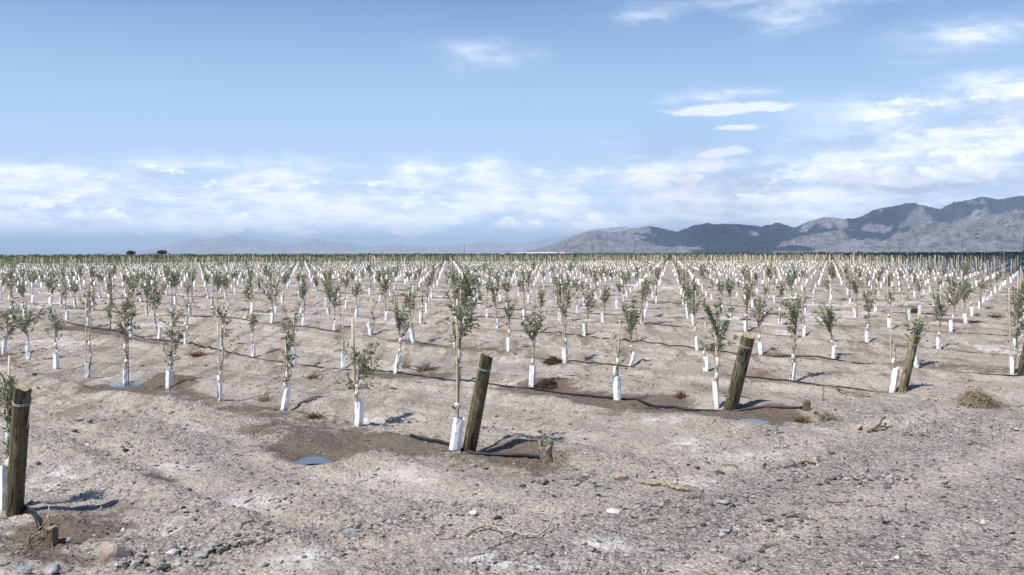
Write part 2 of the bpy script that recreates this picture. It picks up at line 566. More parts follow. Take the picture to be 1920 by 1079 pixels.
def leaf_material(name, dark, light):
    m, w, p, co, out = material(name)
    g = w.n('ShaderNodeNewGeometry')
    c = w.mix(g.outputs['Random Per Island'], dark, light)
    c = w.mix(w.m('MULTIPLY', g.outputs['Backfacing'], 0.55), c, (0.20, 0.23, 0.145))
    w.put(p.inputs['Base Color'], c)
    p.inputs['Roughness'].default_value = 0.5
    t = w.n('ShaderNodeBsdfTranslucent')
    w.put(t.inputs[0], c)
    ms = w.n('ShaderNodeMixShader')
    ms.inputs[0].default_value = 0.30
    w.t.links.new(p.outputs[0], ms.inputs[1]); w.t.links.new(t.outputs[0], ms.inputs[2])
    w.t.links.new(ms.outputs[0], out.inputs[0])
    return m


M = {}
M['leaf'] = leaf_material('olive_leaf', (0.062, 0.088, 0.032), (0.275, 0.300, 0.135))
M['leaf_far'] = leaf_material('olive_leaf_far', (0.080, 0.105, 0.040), (0.240, 0.260, 0.120))
M['bark'] = mottled('sapling_bark', (0.17, 0.14, 0.11), (0.56, 0.50, 0.42), 26, 0.9, 0.003, 80)
M['guard'] = mottled('white_guard_sleeve', (0.80, 0.80, 0.80), (0.88, 0.88, 0.87), 9, 0.55, 0.004, 14)
def guard_material():
    m, w, p, co, out = material('muddy_white_guard')
    sep = w.n('ShaderNodeSeparateXYZ'); w.put(sep.inputs[0], co)
    oi = w.n('ShaderNodeObjectInfo')
    c = w.mix(oi.outputs['Random'], (0.84, 0.83, 0.81), (0.92, 0.92, 0.92))
    c = w.mix(w.rng(w.noise(co, 22, 5, 0.65), 0.55, 0.80, 0.0, 0.30), c, (0.66, 0.62, 0.56))
    mud = w.m('ADD', w.rng(sep.outputs[2], 0.0, 0.09, 0.70, 0.0), w.m('MULTIPLY', w.m('SUBTRACT', w.noise(co, 30, 4, 0.6), 0.5), 0.9))
    c = w.mix(w.rng(mud, 0.30, 0.75, 0.0, 0.75), c, (0.36, 0.29, 0.24))
    w.put(p.inputs['Base Color'], c)
    p.inputs['Roughness'].default_value = 0.5
    bump(w, p, w.noise(co, 16, 4, 0.6), 0.012)
    return m


M['sleeve'] = guard_material()
M['cane'] = mottled('pale_cane', (0.42, 0.35, 0.25), (0.62, 0.55, 0.43), 30, 0.7, 0.0, None, stretch=(1, 1, 0.15))
M['tie'] = mottled('white_tie', (0.62, 0.58, 0.52), (0.82, 0.80, 0.76), 20, 0.7)
M['hose'] = mottled('black_pipe', (0.012, 0.012, 0.013), (0.03, 0.029, 0.028), 8, 0.45)
M['wire'] = mottled('galvanised_wire', (0.4, 0.4, 0.4), (0.6, 0.6, 0.58), 20, 0.4)
M['straw'] = mottled('dry_straw', (0.19, 0.15, 0.10), (0.37, 0.31, 0.225), 30, 0.9, island=0.4)
M['deadwood'] = mottled('dead_wood', (0.07, 0.045, 0.03), (0.24, 0.18, 0.13), 18, 0.9, 0.004, 50)
M['stubwood'] = mottled('weathered_stub_wood', (0.10, 0.078, 0.06), (0.30, 0.255, 0.21), 22, 0.9, 0.01, 60)
M['greywood'] = mottled('bleached_wood', (0.26, 0.22, 0.18), (0.46, 0.41, 0.35), 22, 0.9, 0.003, 60)
M['endgrain'] = mottled('post_end_grain', (0.22, 0.175, 0.115), (0.38, 0.32, 0.22), 30, 0.9)


def post_material(name, tint, moss):
    m, w, p, co, out = material(name)
    mp = w.n('ShaderNodeMapping')
    w.put(mp.inputs[0], co)
    mp.inputs['Scale'].default_value = (1, 1, 0.09)
    g = w.noise(mp.outputs[0], 34, 6, 0.65)
    c = w.mix(w.rng(g, 0.36, 0.66), (0.030, 0.024, 0.012), (0.145, 0.125, 0.065))
    c = w.mix(w.rng(w.noise(co, 9, 5, 0.65), 0.5, 0.70, 0.0, 0.8), c, moss)
    c = w.mix(1.0, c, tint, 'MULTIPLY')
    crack = w.rng(w.noise(mp.outputs[0], 46, 3, 0.5), 0.57, 0.63)
    c = w.mix(crack, c, (0.012, 0.010, 0.007))
    kn = w.n('ShaderNodeTexVoronoi'); w.put(kn.inputs['Vector'], co); kn.inputs['Scale'].default_value = 5.5
    c = w.mix(w.rng(kn.outputs['Distance'], 0.06, 0.12, 0.8, 0.0), c, (0.02, 0.014, 0.009))
    w.put(p.inputs['Base Color'], c)
    p.inputs['Roughness'].default_value = 0.85
    bump(w, p, w.m('SUBTRACT', g, w.m('MULTIPLY', crack, 0.8)), 0.02)
    return m


M['post'] = post_material('olive_brown_post_wood', (1.0, 0.97, 0.9), (0.18, 0.148, 0.085))
M['post_dark'] = post_material('dark_post_wood', (1.05, 1.0, 0.95), (0.235, 0.205, 0.16))
M['post_moss'] = post_material('mossy_post_wood', (1.35, 1.33, 1.22), (0.20, 0.187, 0.140))
M['post_pale'] = post_material('pale_post_wood', (2.2, 2.1, 2.0), (0.215, 0.20, 0.165))


def rock_material(name, tint):
    a = tuple(t * 0.62 for t in tint)
    return mottled(name, a, tint, 16, 0.9, 0.01, 40, island=0.3)


M['gravel'] = mottled('gravel_stone', (0.075, 0.072, 0.072), (0.34, 0.305, 0.285), 9, 0.9, island=0.8)
M['rock_pink'] = mottled('pink_rock', (0.28, 0.21, 0.18), (0.42, 0.33, 0.29), 9, 0.9, 0.012, 30)
M['rock_grey'] = mottled('grey_rock', (0.19, 0.195, 0.205), (0.36, 0.36, 0.365), 11, 0.9, 0.012, 30)
M['rock_white'] = mottled('pale_rock', (0.45, 0.42, 0.39), (0.66, 0.63, 0.60), 11, 0.9, 0.01, 30)


def ground_material():
    m, w, p, co, out = material('dry_stony_soil')

    def attr(n):
        a = w.n('ShaderNodeAttribute'); a.attribute_name = n
        return a.outputs['Fac']
    wet, salt, grav, trk = attr('wet'), attr('salt'), attr('grav'), attr('track')
    big = w.noise(co, 0.45, 5, 0.62)
    mid = w.noise(co, 3.1, 6, 0.66)
    fine = w.noise(co, 38, 5, 0.7)
    vor = w.n('ShaderNodeTexVoronoi')
    w.put(vor.inputs['Vector'], co); vor.inputs['Scale'].default_value = 34
    sepc = w.n('ShaderNodeSeparateColor'); w.put(sepc.inputs[0], vor.outputs['Color'])
    cell = sepc.outputs[0]
    vor2 = w.n('ShaderNodeTexVoronoi')
    w.put(vor2.inputs['Vector'], co); vor2.inputs['Scale'].default_value = 85
    sepc2 = w.n('ShaderNodeSeparateColor'); w.put(sepc2.inputs[0], vor2.outputs['Color'])
    c = w.mix(w.rng(big, 0.36, 0.64), (0.310, 0.266, 0.226), (0.428, 0.386, 0.338))
    c = w.mix(w.m('MULTIPLY', w.rng(mid, 0.44, 0.66), 0.65), c, (0.245, 0.212, 0.184))
    gcol = w.mix(cell, (0.095, 0.088, 0.080), (0.375, 0.350, 0.322))
    gf = w.m('MULTIPLY', grav, w.rng(mid, 0.38, 0.62, 0.22, 0.95), clamp=True)
    c = w.mix(gf, c, gcol)
    tf = w.m('MULTIPLY', trk, w.rng(w.noise(co, 2.2, 5, 0.65), 0.34, 0.60, 0.1, 1.0), clamp=True)
    c = w.mix(w.m('MULTIPLY', tf, 0.8), c, (0.44, 0.388, 0.343))
    # little stones everywhere
    peb = w.m('MULTIPLY', w.m('SUBTRACT', 1.0, w.m('MULTIPLY', tf, 0.75)), w.m('GREATER_THAN', sepc2.outputs[1], 0.70))
    peb = w.m('MULTIPLY', peb, w.rng(vor2.outputs['Distance'], 0.25, 0.45, 1.0, 0.0))
    c = w.mix(w.m('MULTIPLY', peb, 0.75), c, w.mix(sepc2.outputs[0], (0.06, 0.057, 0.056), (0.50, 0.465, 0.44)))
    c = w.mix(1.0, c, w.mix(w.rng(fine, 0.32, 0.68), (0.40, 0.39, 0.385), (1.46, 1.46, 1.46)), 'MULTIPLY')
    # soil drawn out in bands along the worked rows
    mp = w.n('ShaderNodeMapping')
    w.put(mp.inputs[0], co)
    mp.inputs['Rotation'].default_value = (0, 0, -TH)
    mp.inputs['Scale'].default_value = (1.5, 0.22, 1)
    band_ = w.noise(mp.outputs[0], 1.6, 6, 0.7)
    c = w.mix(w.m('MULTIPLY', attr('worked'), w.rng(band_, 0.49, 0.62)), c, w.mix(mid, (0.13, 0.098, 0.075), (0.25, 0.20, 0.16)))
    sf = w.m('MULTIPLY', salt, w.rng(w.m('ADD', w.m('MULTIPLY', w.noise(co, 6.5, 6, 0.7), 0.6), w.m('MULTIPLY', w.noise(co, 1.7, 5, 0.7), 0.4)), 0.44, 0.60, 0.0, 0.95), clamp=True)
    c = w.mix(sf, c, (0.70, 0.685, 0.67))
    wf = w.rng(w.m('ADD', wet, w.m('MULTIPLY', w.m('SUBTRACT', w.noise(co, 3.4, 7, 0.74), 0.5), 2.0)), 0.40, 0.85, 0.0, 1.0, True)
    wc = w.mix(w.rng(fine, 0.3, 0.7), (0.050, 0.036, 0.027), (0.165, 0.122, 0.092))
    c = w.mix(w.m('MULTIPLY', wf, 0.88), c, wc)
    w.put(p.inputs['Base Color'], c)
    w.put(p.inputs['Roughness'], w.rng(wf, 0, 1, 0.95, 0.62))
    p.inputs['Specular IOR Level'].default_value = 0.2
    hgt = w.m('ADD', w.m('MULTIPLY', fine, 0.5), w.m('MULTIPLY', w.m('SUBTRACT', 1.0, vor.outputs['Distance']), w.m('ADD', w.m('MULTIPLY', grav, 0.5), 0.15)))
    hgt = w.m('ADD', hgt, w.m('MULTIPLY', w.noise(co, 11, 4, 0.6), 1.2))
    bump(w, p, hgt, 0.035, 0.9)
    return m


M['ground'] = ground_material()


def water_material():
    m, w, p, co, out = material('still_puddle_water')
    p.inputs['Base Color'].default_value = (0.075, 0.07, 0.075, 1)
    p.inputs['Roughness'].default_value = 0.04
    p.inputs['IOR'].default_value = 1.45
    p.inputs['Specular IOR Level'].default_value = 0.9
    bump(w, p, w.noise(co, 14, 2, 0.5), 0.002, 0.25)
    return m


M['water'] = water_material()


def mountain_material(name, a, b, sc):
    m, w, p, co, out = material(name)
    n1 = w.noise(co, sc, 8, 0.68)
    n2 = w.noise(co, sc * 6, 6, 0.72)
    c = w.mix(w.rng(n1, 0.38, 0.62), a, b)
    c = w.mix(w.rng(n2, 0.50, 0.62), c, tuple(x * 0.35 for x in a))
    c = w.mix(w.rng(w.noise(co, sc * 9, 5, 0.7), 0.58, 0.72), c, tuple(min(1, x * 1.75) for x in b))
    w.put(p.inputs['Base Color'], c)
    p.inputs['Roughness'].default_value = 0.95
    p.inputs['Specular IOR Level'].default_value = 0.1
    return m


M['mountain'] = mountain_material('bare_mountain_rock', (0.105, 0.100, 0.110), (0.205, 0.190, 0.198), 0.0032)
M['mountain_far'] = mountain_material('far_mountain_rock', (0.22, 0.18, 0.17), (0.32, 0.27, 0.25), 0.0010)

# ---------------------------------------------------------------- ground
WET = [  # photo x, y, half width, half height px, strength
    (700, 838, 120, 26, 1.1), (590, 840, 130, 18, 1.0), (470, 818, 70, 12, 0.7), (310, 903, 55, 10, 0.9), (940, 850, 90, 16, 0.7),
    (110, 985, 130, 30, 1.0), (60, 1035, 120, 18, 0.8), (245, 720, 70, 16, 1.1), (350, 715, 50, 10, 0.6),
    (1080, 750, 170, 16, 1.0), (1280, 785, 140, 14, 1.1), (1420, 788, 90, 14, 1.0), (960, 735, 90, 10, 0.9), (820, 700, 90, 8, 0.5),
    (1220, 760, 70, 10, 0.9), (1040, 676, 40, 8, 1.0), (1025, 722, 50, 10, 0.9), (1780, 600, 60, 10, 0.9), (130, 620, 60, 8, 0.8),
    (1600, 700, 160, 8, 0.6), (1250, 610, 60, 8, 0.8), (1170, 600, 50, 6, 0.6), (640, 600, 50, 5, 0.5), (1700, 745, 60, 5, 0.4)]
WET += [(px, py, hw * 2.1, hh * 2.6, 1.3) for (px, py, hw, hh) in PUDDLES]
SALT = [(600, 818, 60, 6, 0.9), (760, 900, 90, 14, 0.5), (1000, 1060, 90, 14, 0.7), (200, 960, 70, 14, 0.6), (1240, 800, 60, 6, 0.6), (1400, 860, 80, 10, 0.5), (85, 893, 60, 16, 1.2), (660, 828, 90, 9, 1.0), (350, 818, 30, 8, 0.8), (460, 948, 60, 12, 0.8), (300, 985, 50, 10, 0.8),
        (1290, 840, 40, 8, 0.9), (1130, 1020, 50, 14, 1.0), (890, 1048, 60, 12, 0.9), (1320, 910, 50, 8, 0.8), (580, 1055, 70, 12, 0.8),
        (690, 790, 30, 8, 0.8), (20, 975, 40, 8, 0.9), (920, 720, 90, 8, 0.6), (1200, 755, 40, 5, 0.7), (340, 880, 60, 8, 0.6),
        (1540, 812, 40, 8, 0.5), (1000, 520, 120, 6, 0.6), (880, 555, 80, 5, 0.6), (1450, 612, 120, 4, 0.6), (100, 570, 70, 8, 0.7), (1250, 540, 60, 5, 0.6)]
GRAV = [(1600, 960, 460, 130, 1.0), (1850, 850, 260, 90, 0.9), (1250, 960, 220, 50, 0.7), (330, 840, 220, 70, 0.8), (700, 970, 300, 40, 0.7),
        (1080, 900, 160, 20, 0.6), (1700, 780, 250, 40, 0.6), (400, 1020, 260, 40, 0.7), (1100, 1050, 300, 30, 0.6), (560, 700, 200, 14, 0.4)]


def blobs(lst, x, y):
    out = np.zeros_like(x)
    sq = 0.78 if lst is WET else 1.0
    for (px, py, hw, hh, amp) in lst:
        sx, up = ray(px, py)
        Y = EYE / -up
        a = hw / F * Y; b = sq * hh * Y * Y / (F * EYE)
        out += amp * np.exp(-(((x - sx * Y) / a) ** 2 + ((y - Y) / b) ** 2))
    return out


def build_ground():
    ang = np.concatenate([np.linspace(-180, -34, 60, endpoint=False), np.linspace(-34, 34, 1020), np.linspace(34, 180, 60)[1:-1]])
    ang = np.radians(ang)
    rad = np.concatenate([[0.4, 1.5, 3, 4.2], np.geomspace(5.0, 60, 860), np.geomspace(61.5, 600, 150)[0:], np.geomspace(650, 90000, 40)])
    na, nr = len(ang), len(rad)
    RR, AA = np.meshgrid(rad, ang, indexing='ij')
    x = (RR * np.sin(AA)).ravel(); y = (RR * np.cos(AA)).ravel()
    z = np.zeros_like(x)
    near = RR.ravel() < 300
    z[near] = ground_height(x[near], y[near], True)
    verts = np.stack([x, y, z], 1)
    i = np.arange(nr - 1)[:, None]; j = np.arange(na)[None, :]
    jn = (j + 1) % na
    quads = np.stack([i * na + j, i * na + jn, (i + 1) * na + jn, (i + 1) * na + j], -1).reshape(-1, 4)[:, ::-1]
    loops = np.concatenate([quads.ravel(), np.arange(na)[::-1]])
    sizes = np.concatenate([np.full(len(quads), 4), [na]])
    # centre fan face winding follows the ring
    me = fast_mesh('ground', verts, loops, sizes, M['ground'], True)
    q = (x - O0[0]) * V[0] + (y - O0[1]) * V[1]
    e = q / PITCH + 0.25 * fbm(x * 0.5, y * 0.5, 2, 78)
    dist = np.abs(e - np.round(e)) * PITCH
    along = (x - O0[0]) * U[0] + (y - O0[1]) * U[1]
    drip = (np.exp(-((dist - 0.1) / 0.55) ** 2) * smooth(fbm(x * 0.45, y * 0.45, 3, 91), -0.16, 0.20)) * smooth(along, -3.0, -1.0)
    far = RR.ravel()
    wet = np.clip(blobs(WET, x, y), 0, 1.2) * 0.95 + 0.80 * drip * (1 - 0.6 * smooth(far, 60, 200))
    salt = np.clip(blobs(SALT, x, y), 0, 1.2) + 0.7 * smooth(fbm(x * 0.5, y * 0.5, 4, 121), 0.15, 0.30) * smooth(far, 9, 16)
    grav = np.clip(blobs(GRAV, x, y) * 0.9 + 0.45 * smooth(fbm(x * 0.35, y * 0.35, 4, 140), -0.05, 0.2), 0, 1)
    track = np.exp(-((dist - 1.28) / 0.24) ** 2) * smooth(along, -2.6, -0.5)
    for c0 in (-2.3, -3.9):
        track = track + 0.75 * np.exp(-((along - c0 - 0.5 * fbm(q * 0.15, q * 0, 2, 7)) / 0.25) ** 2)
    track = np.clip(track, 0, 1) * (1 - np.clip(wet, 0, 1) * 0.8)
    grav = grav * (1 - 0.7 * track)
    for n, d in (('wet', wet), ('salt', salt), ('grav', grav), ('track', track), ('worked', smooth(along, -2.5, -0.2) * smooth(far, 9, 16) * 0.95)):
        a = me.attributes.new(n, 'FLOAT', 'POINT')
        a.data.foreach_set('value', d.astype(np.float32))
    tag(link('ground', me), kind='structure')


build_ground()


def build_puddles():
    rng = random.Random(4)
    for (cx, cy, z, a, b) in PUD:
        mb = MB(); n = 40
        ph = [rng.uniform(0, 6.28) for _ in range(4)]
        vs_ = [(0, 0, 0)]
        for i in range(n):
            t = 2 * math.pi * i / n
            k = 1.22 + 0.14 * math.sin(2 * t + ph[0]) + 0.12 * math.sin(3 * t + ph[1]) + 0.12 * math.sin(5 * t + ph[2])
            vs_.append((a * k * math.cos(t), b * k * math.sin(t), 0))
        mb.add(vs_, [(0, i + 1, (i + 1) % n + 1) for i in range(n)])
        o = mb.build('puddle', M['water'])
        o.location = (cx, cy, z - 0.015)
        tag(o, kind='structure')


build_puddles()

# ---------------------------------------------------------------- mountains
def build_range(name, sil, dist, front, mat, seed, spur, cols, rows, jag=0.02, tail=0.5):
    """height field: foot at `front`, crest at `dist` metres, crest line given in photo pixels"""
    xs = np.array([s[0] for s in sil], float); ys = np.array([s[1] for s in sil], float)
    px = np.linspace(xs[0], xs[-1], cols)
    py = np.interp(px, xs, ys)
    tanu = (px - 960) / F
    hz = YH + (px - 960) * SR
    crest = np.maximum((hz - py) / F * dist, 0)
    crest = crest * (1 + jag * 2 * fbm(px * 0.05, px * 0 + seed, 4, seed + 3)) + dist * 0.0019 * fbm(px * 0.17, px * 0 + 1.5, 3, seed + 9)
    t = np.concatenate([np.linspace(0, 1, rows), np.linspace(1, 1 + tail, rows // 3)[1:]])
    T, P = np.meshgrid(t, np.arange(cols), indexing='ij')
    tu = tanu[P]; H = np.maximum(crest, 1.0)[P]
    D = front + (dist - front) * T
    wig = 1 + 0.05 * fbm(px * 0.01, px * 0, 2, seed + 50)
    X = tu * D; Y = D * 1.0
    s = 1.0 / spur
    warp = spur * 0.7 * fbm(X * s * 0.7, Y * s * 0.7, 3, seed + 60)
    rg = ridged((X + warp) * s, (Y - warp) * s * 0.75, 6, seed, 0.52)
    prof = np.where(T <= 1, T ** 1.15, np.maximum(0, 1 - (T - 1) / tail) ** 1.2)
    carve = np.sin(np.clip(T, 0, 1) * math.pi) ** 0.8
    rg2 = ridged((X - warp * 0.4) * s * 3.1, (Y + warp * 0.3) * s * 2.2, 5, seed + 5, 0.6)
    Z = H * (prof + carve * ((rg - 0.58) * 1.25 + (rg2 - 0.55) * 0.62))
    # the crest line itself stays the highest thing in each bearing
    lim = H * (D / dist) * 0.985
    Z = np.where(T < 1, np.minimum(Z, lim), Z)
    Z = np.maximum(Z, -30 * (1 - np.clip(T * 8, 0, 1)) - 2)
    verts = np.stack([X, Y, Z], -1).reshape(-1, 3)
    n = len(t)
    i = np.arange(n - 1)[:, None]; j = np.arange(cols - 1)[None, :]
    q = np.stack([i * cols + j, i * cols + j + 1, (i + 1) * cols + j + 1, (i + 1) * cols + j], -1).reshape(-1, 4)
    me = fast_mesh(name, verts, q.ravel(), np.full(len(q), 4), mat, True)
    return tag(link(name, me), kind='structure')


RIGHT = [(985, 471), (1020, 463), (1060, 449), (1095, 437), (1120, 432), (1150, 436), (1180, 429), (1215, 423), (1245, 429), (1270, 434),
         (1300, 423), (1325, 419), (1365, 420), (1400, 421), (1425, 424), (1460, 418), (1490, 427), (1515, 415), (1550, 407),
         (1585, 410), (1612, 408), (1640, 393), (1680, 386), (1712, 379), (1745, 389), (1765, 391), (1790, 378), (1820, 374),
         (1850, 369), (1875, 374), (1890, 372), (1920, 367), (1980, 362), (2060, 380), (2160, 410)]
FOOT = [(1330, 472), (1380, 466), (1420, 456), (1450, 452), (1490, 444), (1540, 436), (1590, 428), (1620, 432), (1660, 440), (1700, 424),
        (1740, 410), (1775, 422), (1810, 420), (1850, 404), (1890, 398), (1930, 396), (2000, 405), (2120, 440)]
LEFT = [(150, 476), (230, 472), (300, 465), (330, 455), (352, 449), (370, 447), (385, 450), (408, 447), (430, 442), (448, 444), (462, 448),
        (490, 449), (512, 452), (530, 456), (552, 459), (575, 450), (592, 448), (612, 453), (650, 455), (690, 463), (722, 459),
        (745, 457), (765, 461), (800, 463), (835, 461), (872, 459), (905, 453), (925, 453), (960, 457), (1000, 452), (1040, 446),
        (1075, 440), (1110, 430), (1140, 428), (1170, 424), (1200, 432), (1260, 440), (1330, 450), (1400, 470)]
build_range('mountains', RIGHT, 12000, 7000, M['mountain'], 11, 1150.0, 1000, 240)
build_range('foothills', FOOT, 8200, 5600, M['mountain'], 29, 800.0, 800, 170)
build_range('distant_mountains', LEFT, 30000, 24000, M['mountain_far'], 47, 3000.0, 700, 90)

# ---------------------------------------------------------------- saplings
def leaf_quads(P, D, N, L, W, bend=0.0):
    """P base, D direction, N side vector: one folded leaf-shaped quad each"""
    mid = P + D * (L * 0.45)[:, None]
    tip = P + D * L[:, None]
    tip[:, 2] -= bend * L
    a = mid + N * (W * 0.5)[:, None]
    b = mid - N * (W * 0.5)[:, None]
    return np.stack([P, a, tip, b], 1).reshape(-1, 3)


def unit(a):
    return a / (np.linalg.norm(a, axis=-1, keepdims=True) + 1e-9)


def sapling_shape(seed, H, cb, cw, form, dens, lean=0.0, leaf=(0.060, 0.0145), step=0.021, thick=1.0):
    """returns trunk MB and crown vertex array"""
    rg = np.random.default_rng(seed)
    tr = MB()
    n = 9
    zt = np.linspace(0, H * (0.93 if form != 'vase' else 0.80), n)
    wob = np.cumsum(rg.normal(0, 0.014 + 0.008 * (form == 'sparse'), (n, 2)), axis=0)
    wob -= wob[0]
    path = np.stack([wob[:, 0] + lean * (zt / H) ** 1.2, wob[:, 1], zt], 1)
    tr.tube(path, np.linspace(0.022, 0.007, n) * thick * rg.uniform(0.85, 1.2), 6)

    def on(z):
        return np.array([np.interp(z, zt, path[:, 0]), np.interp(z, zt, path[:, 1]), min(z, zt[-1])])
    ch = max(H - cb, 0.12)
    nt = {'vase': 17, 'column': 30, 'bush': 30, 'sparse': 9}[form]
    nt = max(4, int(nt * (0.55 + 0.45 * dens)))
    Ps, Ds = [], []
    pref = rg.uniform(0, 2 * math.pi)
    for i in range(nt):
        t = (i + rg.uniform(0, 1)) / nt
        if form == 'vase':
            z0 = cb - 0.12 * ch + ch * 0.55 * t
            el = rg.uniform(R(38), R(76))
            prof = 0.65 + 0.5 * rg.uniform()
        elif form == 'column':
            z0 = cb + ch * 0.88 * t
            el = rg.uniform(R(25), R(65))
            prof = (0.55 + 0.75 * math.sin(min(1, t * 1.6) * math.pi / 2 + (0.9 if t > 0.5 else 0))) * rg.uniform(0.55, 1.15)
        elif form == 'bush':
            z0 = cb + ch * 0.75 * t
            el = rg.uniform(R(5), R(60))
            prof = (0.6 + 0.6 * math.sin(t * math.pi)) * rg.uniform(0.5, 1.2)
        else:
            z0 = cb * 0.75 + (H - cb * 0.75) * 0.9 * t
            el = rg.uniform(R(20), R(60))
            prof = rg.uniform(0.35, 1.1)
        az = pref + rg.normal(0, 1.5)
        ln = min(cw * 0.5 * prof / max(math.cos(el), 0.42), max(0.07, (H - z0) / max(0.2, math.sin(el))))
        p0 = on(z0)
        m = 5
        s_ = np.linspace(0, 1, m)
        dirv = np.array([math.cos(az) * math.cos(el), math.sin(az) * math.cos(el), math.sin(el)])
        curve = p0 + np.outer(s_ * ln, dirv) + np.outer(s_ ** 2 * ln, [0, 0, rg.uniform(-0.25, 0.2)]) + rg.normal(0, 0.006, (m, 3)) * s_[:, None]
        tr.tube(curve, np.linspace(0.0055, 0.002, m) * thick, 4, cap=False)
        k = max(2, int(ln / step * (0.5 + 0.5 * dens)))
        sp = rg.uniform(0.15 if form != 'sparse' else 0.35, 1.02, k)
        pts = np.stack([np.interp(sp, s_, curve[:, c]) for c in range(3)], 1)
        tg = unit(curve[-1] - curve[0])
        for side in (0, 1):
            r = rg.normal(0, 1, (k, 3))
            r = unit(r - np.outer(r @ tg, tg))
            Ps.append(pts + rg.normal(0, 0.004, (k, 3)))
            Ds.append(unit(tg * rg.uniform(0.3, 0.9, (k, 1)) + r * 0.8 + np.array([0, 0, 0.12])))
    if form in ('column', 'bush', 'vase'):          # leader shoot
        k = int(22 * dens)
        z = rg.uniform(cb, H * 0.95, k)
        pts = np.stack([np.interp(z, zt, path[:, 0]), np.interp(z, zt, path[:, 1]), z], 1)
        az = rg.uniform(0, 6.283, k)
        Ps.append(pts); Ds.append(unit(np.stack([np.cos(az), np.sin(az), rg.uniform(0.1, 1.4, k)], 1)))
    if form in ('sparse', 'column'):                # a few leaves low on the stem
        k = 34 if form == 'column' else 18
        z = rg.uniform(0.32, max(cb, 0.45), k)
        pts = np.stack([np.interp(z, zt, path[:, 0]), np.interp(z, zt, path[:, 1]), z], 1)
        az = rg.uniform(0, 6.283, k)
        Ps.append(pts); Ds.append(unit(np.stack([np.cos(az), np.sin(az), rg.uniform(0.0, 1.2, k)], 1)))
    P = np.concatenate(Ps); D = np.concatenate(Ds)
    N = unit(np.cross(D, rg.normal(0, 1, D.shape)))
    L = leaf[0] * rg.uniform(0.65, 1.25, len(P)); W = leaf[1] * rg.uniform(0.75, 1.25, len(P))
    return tr, leaf_quads(P, D, N, L, W, 0.08), path


def quads_mesh(name, verts, mat):
    n = len(verts) // 4
    return fast_mesh(name, verts, np.arange(n * 4), np.full(n, 4), mat)


def guard_mb(seed, h, w, tilt=0.0, taper=0.0):
    rg = np.random.default_rng(seed + 900)
    mb = MB()
    rot = rg.uniform(-0.5, 0.5)
    lv = 6; rings = []
    cor = 8
    lx, ly = rg.normal(0, 0.03), rg.normal(0, 0.03)
    for i in range(lv):
        t = i / (lv - 1)
        ww = w * 0.5 * (1 + taper * (0.5 - t))
        for c in range(cor):
            a = rot + c * 2 * math.pi / cor
            k = 1.10 if c % 2 == 0 else 0.88
            jit = rg.normal(0, 0.085)
            rings.append((ww * k * (1 + jit) * math.cos(a) + (tilt + lx) * h * t, ww * k * (1 + jit) * math.sin(a) + ly * h * t,
                          -0.03 + (h + 0.03) * t + (rg.normal(0, 0.010) if i == lv - 1 else 0)))
    inner = []
    for i, (f, dz) in enumerate(((0.90, 0.0), (0.86, -0.12))):
        for c in range(cor):
            x, y, z = rings[(lv - 1) * cor + c]
            cx, cy = (tilt + lx) * h, ly * h
            inner.append((cx + (x - cx) * f, cy + (y - cy) * f, z + dz * h * 2.2))
    fs = []
    for i in range(lv + 1):
        for c in range(cor):
            cn = (c + 1) % cor
            fs.append((i * cor + c, i * cor + cn, (i + 1) * cor + cn, (i + 1) * cor + c))
    mb.add(rings + inner, fs)
    return mb


def stake_mb(seed, h, r=0.011, off=None):
    rg = np.random.default_rng(seed + 300)
    mb = MB()
    ox, oy = off if off else (rg.uniform(-0.04, 0.04), rg.uniform(0.01, 0.04))
    lx, ly = rg.normal(0, 0.025, 2)
    mb.tube([(ox + lx * h * t, oy + ly * h * t, -0.05 + (h + 0.05) * t) for t in np.linspace(0, 1, 5)], [r, r, r * 0.95, r * 0.9, r * 0.85], 6)
    return mb


def tie_mb(path, z, rg, r=0.024):
    mb = MB()
    x = np.interp(z, path[:, 2], path[:, 0]); y = np.interp(z, path[:, 2], path[:, 1])
    hh = rg.uniform(0.025, 0.075)
    mb.tube([(x, y, z - hh), (x + rg.normal(0, 0.006), y, z - hh * 0.3), (x, y, z + hh * 0.4), (x + rg.normal(0, 0.006), y, z + hh)],
            [r * 0.6, r, r * 0.85, r * 0.5], 6)
    return mb


def make_sapling(seed, H, cb, cw, form, dens, stake=None, lean=0.0, gh=0.32, gw=0.088, tilt=0.0, guard=True, ties=2, stake_r=0.011,
                 leaf=(0.060, 0.0145), step=0.021, mat='leaf', thick=1.0):
    root = empty('olive_sapling', (0, 0, 0))
    tr, lv, path = sapling_shape(seed, H, cb, cw, form, dens, lean, leaf, step, thick)
    tr.build('trunk', M['bark'], root, True)
    link('crown', quads_mesh('crown', lv, M[mat]), root)
    if guard:
        guard_mb(seed, gh, gw, tilt).build('trunk_guard', M['sleeve'], root)
    if stake:
        stake_mb(seed, stake, stake_r).build('stake', M['cane'], root, True)
    rg = np.random.default_rng(seed + 70)
    for i in range(ties):
        z = gh + (max(cb, gh + 0.2) - gh) * (0.25 + 0.6 * i / max(1, ties - 1 or 1)) + rg.normal(0, 0.03)
        tie_mb(path, min(z, path[-1, 2] * 0.95), rg, rg.uniform(0.022, 0.036)).build('tie', M['tie'], root, True)
    return root


ORD = ['', 'first', 'second', 'third', 'fourth', 'fifth', 'sixth', 'seventh', 'eighth', 'ninth', 'tenth', 'eleventh', 'twelfth', 'thirteenth',
       'fourteenth', 'fifteenth', 'sixteenth', 'seventeenth', 'eighteenth', 'nineteenth', 'twentieth']
TENS = {2: 'twenty', 3: 'thirty', 4: 'forty', 5: 'fifty'}


